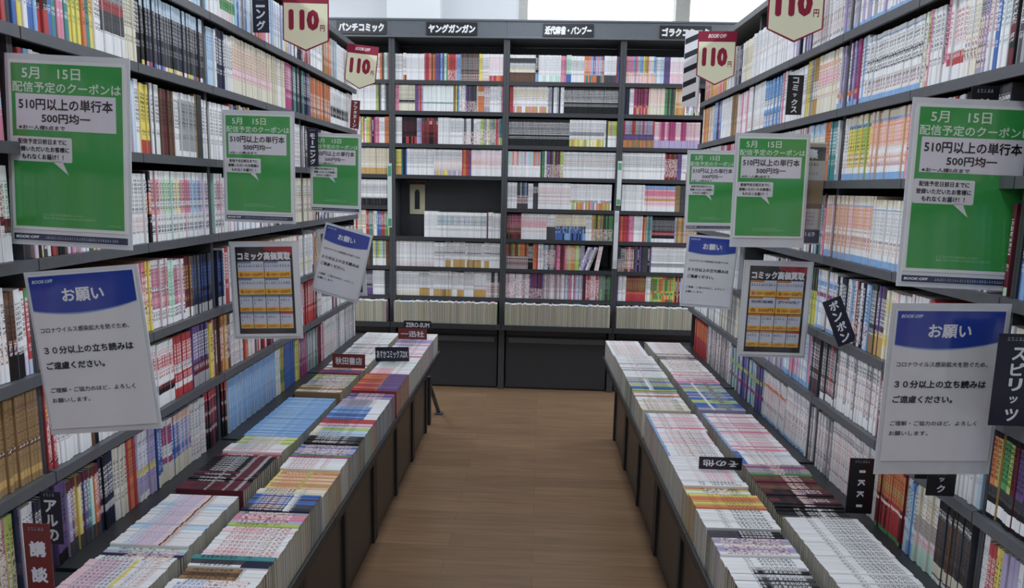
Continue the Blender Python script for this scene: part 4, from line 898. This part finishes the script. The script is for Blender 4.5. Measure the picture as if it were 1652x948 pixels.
# ------------------------------------------------------------------ build the books
def visible_area(b):
    f, th, ht = b['frame'], b['th'], b['ht']
    def w(x, z): return (f @ np.array((x, 0, z, 1)))[:3]
    q = [project(w(*p)) for p in ((0, 0), (th, 0), (th, ht), (0, ht))]
    n = 0
    for a in (.1, .3, .5, .7, .9):
        x, y = project(w(th / 2, ht * a))
        if 0 <= x <= IMW and 0 <= y <= IMH and not any(in_poly(x, y, P) for P in POSTER_PX): n += 1
    return poly_area(q) * n / 5
for b in BOOKS: b['area'] = visible_area(b) if b['where'] != 'back' else 0
N_EACH = 300
single = set()
for fam in ('shelf', 'bin'):
    c = sorted((i for i, b in enumerate(BOOKS) if b['fam'] == fam), key=lambda i: -BOOKS[i]['area'])[:N_EACH]
    single |= set(c)
count = {}
USED = set()
NTH = ORD + ['%dth' % i if i % 10 not in (1, 2, 3) else '%d%s' % (i, {1: 'st', 2: 'nd', 3: 'rd'}[i % 10]) for i in range(13, 99)]
rest = {'shelf': [], 'bin': [], 'tray': []}
for i, b in enumerate(BOOKS):
    if b['run']:
        if b['area'] > 0: count[b['run']] = count.get(b['run'], 0) + 1
    if i not in single:
        rest[b['fam']].append(b); continue
    V, F, C, K, U, n = book_geo(b['th'], b['dep'], b['ht'], b['look'], b['edge'], b['paper'], b['off'])
    nv = F[n][0]
    nm = 'comic_book' if b['fam'] == 'shelf' else 'trough_comic'
    o = bpy.data.objects.new(nm, to_mesh(nm, V[:nv], F[:n], C[:n], K[:n], U[:n], [M_COVER])); COL.objects.link(o)
    o.matrix_world = Matrix(b['frame'].tolist())
    pg = bpy.data.objects.new('page_block', to_mesh('page_block', V[nv:], [tuple(k - nv for k in f) for f in F[n:]], C[n:], None, None, [M_PAGES]))
    COL.objects.link(pg); pg.parent = o
    k = count[b['run']]
    if b['fam'] == 'shelf':
        lb = '%s comic, %s nearest in %s run, %s' % (words(b['base']), NTH[k], b['desc'], b['where'])
    else:
        lb = '%s comic, %s nearest in %s run, %s' % (words(b['base']), NTH[k], b['desc'], b['where'])
    tag(o, lb, 'comic book' if b['fam'] == 'shelf' else 'spine-up comic', ('comics on the %s' % b['where']) if b['fam'] == 'shelf' else 'spine-up comics in the ' + b['where'])
def mass(name, bs, label, cat):
    V, F, C, K, U, MI = [], [], [], [], [], []
    base = 0
    for b in bs:
        v, f, c, k, u, n = book_geo(b['th'], b['dep'], b['ht'], b['look'], b['edge'], b['paper'], b['off'])
        v = np.c_[np.array(v), np.ones(len(v))] @ b['frame'].T
        V.append(v[:, :3]); F += [tuple(q + base for q in t) for t in f]; C += c; K += k; U += u; MI += [0] * n + [1] * (len(f) - n)
        base += len(v)
    me = to_mesh(name, np.concatenate(V).tolist(), F, C, K, U, [M_COVER, M_PAGES], MI)
    o = bpy.data.objects.new(name, me); COL.objects.link(o)
    tag(o, label, cat, kind='stuff')
mass('shelved_comics', rest['shelf'], 'all the remaining small comics filling the shelves of every bookcase', 'comics')
mass('spine_up_comics', rest['bin'], 'all the remaining far comics standing spine up in the side troughs', 'comics')
mass('tray_comics', rest['tray'], 'yellowed page edges of comics packed in the tray under the back shelves', 'comics')
